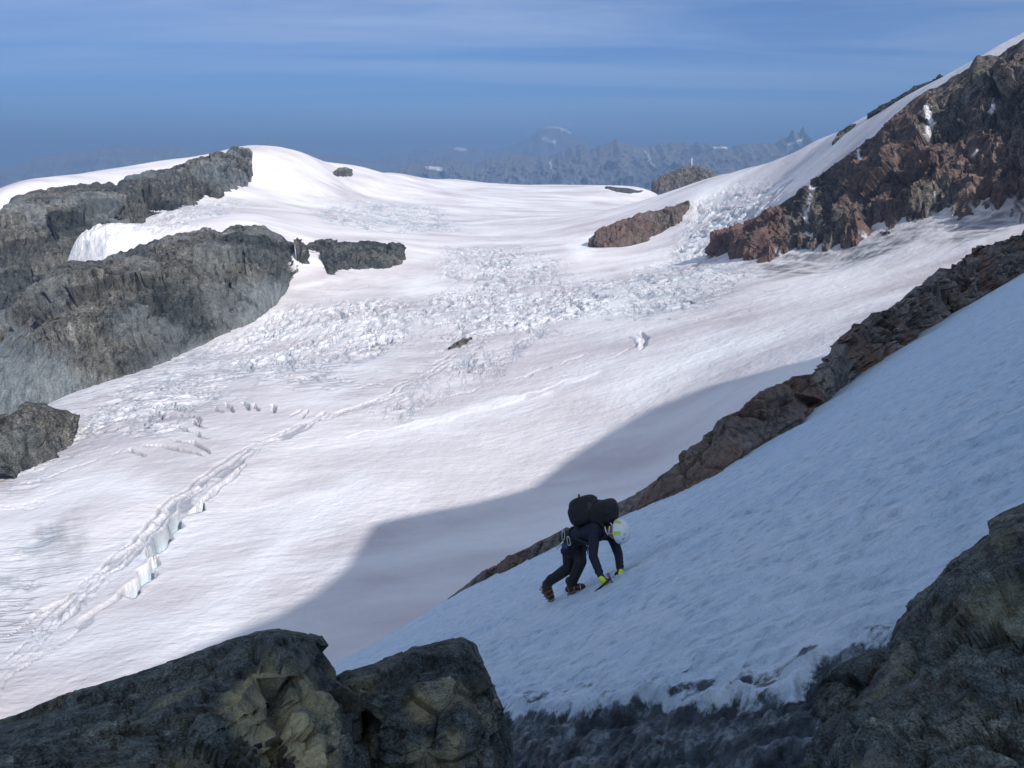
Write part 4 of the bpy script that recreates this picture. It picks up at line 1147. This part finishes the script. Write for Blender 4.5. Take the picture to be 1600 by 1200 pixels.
tr.cap(rkn + (ran - rkn) * .75 + Vector((0, 0, .02)), .062, rkn + (ran - rkn) * .85, .064).cap(lkn + (lan - lkn) * .8, .066, lkn + (lan - lkn) * .9, .062)
tr.build('trousers', M_TROUSER, person, .009, 5)

def boot(he, to, an):
    f_ = (to - he).normalized(); up_ = (an - he); up_ = (up_ - f_ * up_.dot(f_)).normalized(); sd = f_.cross(up_)
    L = (to - he).length
    b_ = Fuse()
    b_.chain([(he + up_ * .045 + f_ * .03, .048), (he + f_ * L * .45 + up_ * .048, .047), (he + f_ * L * .75 + up_ * .038, .044), (to - f_ * .03 + up_ * .032, .036)])
    b_.chain([(he + f_ * .05 + up_ * .05, .050), (an + (an - he) * .05, .054)]).cap(an, .054, an + up_ * .05, .058)
    b_.cap(he + f_ * L * .35 + up_ * .09, .036, an + f_ * .02, .046)
    bo = b_.build('boot', M_BOOT, person, .008, 4)
    # crampon: frame bars, points, bails and straps
    cb = bmesh.new()
    def add(me_):
        cb.from_mesh(me_); bpy.data.meshes.remove(me_)
    for sg in (-1, 1):
        add(tube_mesh('t', [he + sd * sg * .034 - up_ * .004, he + f_ * L * .3 + sd * sg * .036 - up_ * .004, he + f_ * L * .62 + sd * sg * .045 - up_ * .004, he + f_ * L * .97 + sd * sg * .03 - up_ * .002], .006, 6))
        for k_, t_ in enumerate((.02, .22, .5, .68, .86)):
            p_ = he + f_ * L * t_ + sd * sg * (.036 + .006 * (k_ > 1)) - up_ * .004
            add(tube_mesh('t', [p_, p_ - up_ * .034 + sd * sg * .006], [.008, .0015], 5))
        p_ = he + f_ * L * .95 + sd * sg * .02
        add(tube_mesh('t', [p_, p_ + f_ * .045 - up_ * .026], [.008, .002], 5))
    for t_ in (.02, .3, .62, .9):
        add(tube_mesh('t', [he + f_ * L * t_ + sd * .04 - up_ * .006, he + f_ * L * t_ - sd * .04 - up_ * .006], .006, 6))
    me_ = bpy.data.meshes.new('crampon'); cb.to_mesh(me_); cb.free()
    link('crampon', me_, M_STEEL, bo)
    arc = lambda t_, h_, w_: [he + f_ * L * t_ + sd * w_ * math.cos(q_) + up_ * h_ * max(0, math.sin(q_)) for q_ in np.linspace(0, math.pi, 13)]
    link('toe_bail', tube_mesh('toe_bail', arc(.86, .078, .046), .0045, 6), M_SILVER, bo)
    link('strap', tube_mesh('strap', arc(.55, .105, .056), .008, 6), M_ORANGE, bo)
    link('strap', tube_mesh('strap', [p_ + f_ * .02 for p_ in arc(.16, .135, .060)], .008, 6), M_ORANGE, bo)
    link('heel_lever', tube_mesh('heel_lever', [he - f_ * .022 + sd * .03, he - f_ * .03 + up_ * .05, he - f_ * .022 - sd * .03], .006, 6), M_SILVER, bo)
    return bo
boot(rheel, rtoe, ran); boot(lheel, ltoe, lan)

def glove(wr, ha, fd, nd, name='glove'):
    """palm with four unequal curled fingers and a thumb; fd along the hand, nd the way the fingers curl"""
    fd = W(fd).normalized(); nd = (W(nd) - fd * W(nd).dot(fd)).normalized(); sd = fd.cross(nd)
    g_ = Fuse()
    g_.ell(ha, fd * .050, sd * .046, nd * .024, .8).cap(wr, .040, ha, .032)
    for k_, ln in enumerate((.85, 1.0, .95, .75)):
        b0 = ha + fd * .040 + sd * (k_ - 1.5) * .0225
        b1 = b0 + fd * .034 * ln + nd * .012; b2 = b1 + fd * .006 + nd * .032 * ln; b3 = b2 - fd * .020 * ln + nd * .012
        g_.chain([(b0, .0115), (b1, .0110), (b2, .0100), (b3, .0092)])
    t0 = ha - sd * .038 - fd * .012; t1 = t0 - sd * .022 + fd * .026 + nd * .012; t2 = t1 + sd * .014 + fd * .022 + nd * .018
    g_.chain([(t0, .015), (t1, .0125), (t2, .0105)])
    o_ = g_.build(name, M_GLOVE, person, .005, 2)
    k = Fuse(); k.ell(ha - nd * .013 - fd * .002, fd * .054, sd * .047, nd * .018, .8)
    k.cap(wr + (ha - wr) * .45 - nd * .010, .036, ha - nd * .012, .030)
    for k_ in range(4):
        b0 = ha + fd * .040 + sd * (k_ - 1.5) * .0225 - nd * .006
        k.cap(b0, .010, b0 + fd * .026 + nd * .006, .009)
    k.build('glove_back', M_LIME, o_, .005, 2)
    return o_
glove(rwr, rha, (rha - rwr) + Vector((.02, -.01, -.01)), (.75, .25, -.25))
glove(lwr, lha, (lha - lwr), (-.7, .3, -.3))

# helmet built in its own frame: x side, y forward, z crown
hm = bmesh.new()
NU, NV = 40, 18
def dome(a_, v_, k_=1.0):
    """a_ round the head from the front, v_ 0 crown .. 1 rim"""
    th_ = v_ * math.radians(103); drop_ = 0
    x = .118 * math.sin(th_) * math.sin(a_); y = .145 * math.sin(th_) * math.cos(a_); z = .128 * math.cos(th_)
    if v_ > .85: x *= 1 + .05 * (v_ - .85) / .15; y *= 1 + .05 * (v_ - .85) / .15
    rib = 1 + .018 * max(0, math.cos(3 * a_)) * math.sin(math.pi * v_)
    return Vector((x * k_ * rib, y * k_ * rib, z * k_ * rib))
rings = [[hm.verts.new(dome(2 * math.pi * j / NU, max(.001, i / NV))) for j in range(NU)] for i in range(NV + 1)]
for i in range(NV):
    for j in range(NU): hm.faces.new((rings[i][j], rings[i + 1][j], rings[i + 1][(j + 1) % NU], rings[i][(j + 1) % NU]))
inner = [hm.verts.new(dome(2 * math.pi * j / NU, 1.0, .93)) for j in range(NU)]
deep = [hm.verts.new(dome(2 * math.pi * j / NU, .7, .90)) for j in range(NU)]
for j in range(NU):
    hm.faces.new((rings[NV][j], inner[j], inner[(j + 1) % NU], rings[NV][(j + 1) % NU])); hm.faces.new((inner[j], deep[j], deep[(j + 1) % NU], inner[(j + 1) % NU]))
for f_ in hm.faces: f_.smooth = True
bmesh.ops.recalc_face_normals(hm, faces=hm.faces)
me = bpy.data.meshes.new('helmet'); hm.to_mesh(me); hm.free()
HM = Matrix((HS_, FW, UP)).transposed().to_4x4(); HM.translation = head_c + UP * .030
helmet = link('helmet', me, M_HELMET, person); helmet.matrix_world = HM
def patch(name, a0, a1, v0, v1, mat, k_=1.012, n=8):
    bm = bmesh.new()
    g = [[bm.verts.new(dome(a0 + (a1 - a0) * j / n, v0 + (v1 - v0) * i / n, k_)) for j in range(n + 1)] for i in range(n + 1)]
    for i in range(n):
        for j in range(n): bm.faces.new((g[i][j], g[i + 1][j], g[i + 1][j + 1], g[i][j + 1])).smooth = True
    me_ = bpy.data.meshes.new(name); bm.to_mesh(me_); bm.free()
    o_ = link(name, me_, mat, helmet)
    return o_
for sg in (-1, 1):
    patch('stripe', sg * 1.30, sg * 1.58, .55, .95, M_HLIME); patch('stripe', sg * 2.3, sg * 2.6, .58, .93, M_HLIME)
    patch('vent', sg * .55, sg * .80, .45, .60, M_VENT, 1.012, 4); patch('vent', sg * 1.0, sg * 1.25, .30, .42, M_VENT, 1.012, 4)
patch('emblem', -.18, .18, .80, .93, M_BLACK, 1.03, 4)
link('chin_strap', tube_mesh('chin_strap', [Vector((sg_ * .095, .02, -.03 - d_)) for sg_, d_ in ((-1, 0), (-.9, .07))] + [Vector((0, .055, -.155))] + [Vector((sg_ * .095, .02, -.03 - d_)) for sg_, d_ in ((.9, .07), (1, 0))], .006, 6), M_WHITE, helmet)
link('back_strap', tube_mesh('back_strap', [Vector((-.10, -.06, -.02)), Vector((-.088, .0, -.10)), Vector((0, .055, -.155))], .005, 6), M_BLACK, helmet)

# harness: belt, leg loops
def ring(c, a, b, n=28): return [W(c) + W(a) * math.cos(2 * math.pi * k / n) + W(b) * math.sin(2 * math.pi * k / n) for k in range(n)]
wc = pelvis + T * .07
hb = link('harness', tube_mesh('harness', ring(wc, S * .178, Bk * .135), .020, 8, closed=True), M_BLACK, person)
for hp, kn in ((rhip, rkn), (lhip, lkn)):
    d_ = (kn - hp).normalized(); x_ = d_.orthogonal().normalized(); y_ = d_.cross(x_)
    link('leg_loop', tube_mesh('leg_loop', ring(hp + (kn - hp) * .30, x_ * .104, y_ * .104), .014, 8, closed=True), M_BLACK, hb)
link('belay_strap', tube_mesh('belay_strap', [J(640, 600, 9.95), J(648, 640, 9.93), J(640, 690, 9.95)], .006, 6), M_BLACK, hb)

# backpack on the back
bp = bpy.data.objects.new('backpack', None); COL.objects.link(bp)
bp.location = pelvis + T * .05 + Bk * .14
bpy.context.view_layer.update()
def pk(fuse, name, mat, voxel=.012, sm=6):
    o_ = fuse.build(name, mat, None, voxel, sm); o_.parent = bp; o_.matrix_parent_inverse = Matrix.Translation(-bp.location)
    return o_
def pkm(name, me_, mat):
    o_ = link(name, me_, mat, bp); o_.matrix_parent_inverse = Matrix.Translation(-bp.location); return o_
c1 = J(618, 292, 10.02); c2 = J(802, 300, 9.78); c0 = J(600, 385, 10.0); c3 = J(760, 385, 9.86)
pk(Fuse().ell(c1, T * .18, S * .155, Bk * .150, .62).ell((c0 + c1) / 2, T * .18, S * .155, Bk * .14, .6).ell((c3 + c2) / 2, T * .17, S * .145, Bk * .125, .6).cap(c1, .125, c2, .105), 'main_compartment', M_PACK)
pk(Fuse().ell(c2 + Bk * .0, T * .130, S * .15, Bk * .115, .62).ell(c2 + T * .04, T * .11, S * .14, Bk * .10), 'lid', M_PACK)
pk(Fuse().ell(J(655, 300, 9.86), T * .085, S * .035, Bk * .085), 'side_pouch', M_PGREY, .009, 4)
pk(Fuse().ell(J(795, 335, 9.66), T * .06, S * .025, Bk * .04), 'lid_pocket', M_PGREY, .009, 4)
pkm('strap', tube_mesh('strap', [J(570, 178, 10.0), J(572, 220, 9.92), J(578, 300, 9.86), J(590, 380, 9.88)], .009, 6), M_BLACK)
pkm('strap', tube_mesh('strap', [J(720, 200, 9.86), J(726, 250, 9.76), J(724, 330, 9.72), J(735, 400, 9.75)], .009, 6), M_BLACK)
pkm('haul_loop', tube_mesh('haul_loop', [J(566, 205, 10.0), J(566, 176, 10.0), J(574, 176, 10.0), J(576, 205, 10.0)], .006, 6), M_BLACK)
for sg, sh in ((1, rsh), (-1, lsh)):
    a_ = chest + T * .14 + S * sg * .10
    pkm('shoulder_strap', tube_mesh('shoulder_strap', [c3 + S * sg * .09 + T * .06, a_ + Bk * .13, a_ + T * .08 + Bk * .03, a_ + T * .05 - Bk * .10, chest - T * .05 + S * sg * .15 - Bk * .12, belly + S * sg * .17], .020, 8), M_BLACK)
tag(bp, 'bulging dark grey rucksack on the bent back of the climber', 'backpack')

# white slings round the neck, gear hanging from the harness, ice axe
sg_o = link('sling', tube_mesh('sling', [J(792, 455, 9.66), J(800, 490, 9.64), J(818, 524, 9.65), J(826, 500, 9.66), J(832, 448, 9.66)], .008, 6), M_WHITE)
tag(sg_o, 'white webbing sling hanging below the neck of the climber', 'sling')
def carabiner(c, a, b, label):
    pts_ = [W(c) + W(a) * x + W(b) * y for x, y in ((-.5, -1), (.0, -1.15), (.5, -1), (.62, -.4), (.55, .5), (.2, 1.05), (-.2, 1.05), (-.5, .6), (-.55, -.4))]
    o_ = link('carabiner', tube_mesh('carabiner', pts_, .0065, 6, closed=True), M_SILVER)
    tag(o_, label, 'carabiner', 'carabiners on the harness')
cr_ = Vector((1, 0, 0)); cu_ = Vector((0, SP, CP))
carabiner(J(437, 525, 10.0), cr_ * .03 + cu_ * .006, cu_ * .052, 'silver carabiner highest on the harness behind the hip of the climber')
carabiner(J(482, 572, 9.86), cr_ * .03, cu_ * .050 - cr_ * .008, 'silver carabiner on the harness above the blue pouch of the climber')
tag(link('ice_screw', tube_mesh('ice_screw', [J(440, 575, 9.92), J(412, 606, 9.92), J(384, 640, 9.92)], [.013, .010, .007], 8), M_SILVER), 'slim silver ice screw slanting back from the harness of the climber', 'ice screw')
pb = Fuse().ell(J(452, 617, 9.90), (cr_ * .9 + cu_ * -.3) * .045, (cu_ * .9 + cr_ * .3) * .034, Vector((0, .03, 0)), .6).build('pouch', M_BLUE, None, .006, 2)
tag(pb, 'small blue pouch hanging from the harness at the thigh of the climber', 'pouch')
ax0, ax1 = J(838, 898, 9.40), J(705, 1012, 9.37)
axe = bpy.data.objects.new('ice_axe', None); COL.objects.link(axe); axe.location = ax1
def axp(name, me_, mat):
    o_ = link(name, me_, mat, axe); o_.matrix_parent_inverse = Matrix.Translation(-axe.location); return o_
axp('shaft', tube_mesh('shaft', [ax0, ax0 + (ax1 - ax0) * .5, ax1], .0125, 8), M_BLACK)
axp('spike', tube_mesh('spike', [ax1 + (ax0 - ax1) * .03, ax1 + (ax1 - ax0) * .22], [.010, .002], 6), M_STEEL)
axp('pick', tube_mesh('pick', [ax0, J(852, 925, 9.39), J(866, 950, 9.385), J(876, 972, 9.38)], [.013, .012, .009, .004], 6), M_AXE)
axp('adze', tube_mesh('adze', [ax0, J(826, 870, 9.39), J(816, 852, 9.385)], [.013, .014, .022], 6), M_AXE)
axp('leash', tube_mesh('leash', [J(800, 893, 9.39), J(815, 905, 9.38), J(830, 915, 9.385), J(822, 890, 9.39)], .009, 6), M_LEASH)
tag(axe, 'short ice axe with dark shaft gripped in the right glove', 'ice axe')

# ------------------------------------------------------------------ haze
m = bpy.data.materials.new('haze_air'); m.use_nodes = True
m.node_tree.nodes.clear()
ho = m.node_tree.nodes.new('ShaderNodeOutputMaterial'); pv = m.node_tree.nodes.new('ShaderNodeVolumePrincipled')
pv.inputs['Color'].default_value = (.215, .355, .58, 1)
pv.inputs['Density'].default_value = 7.2e-5
pv.inputs['Anisotropy'].default_value = 0.0
m.node_tree.links.new(pv.outputs[0], ho.inputs['Volume'])
bm = bmesh.new(); bmesh.ops.create_cube(bm, size=1.0)
me = bpy.data.meshes.new('haze'); bm.to_mesh(me); bm.free()
o = link('haze', me, m)
o.scale = (130000, 130000, 1401 + 1400); o.location = (0, 0, (1400 - 1401) / 2)
tag(o, 'thin blue mountain haze filling the air', 'haze', kind='stuff')
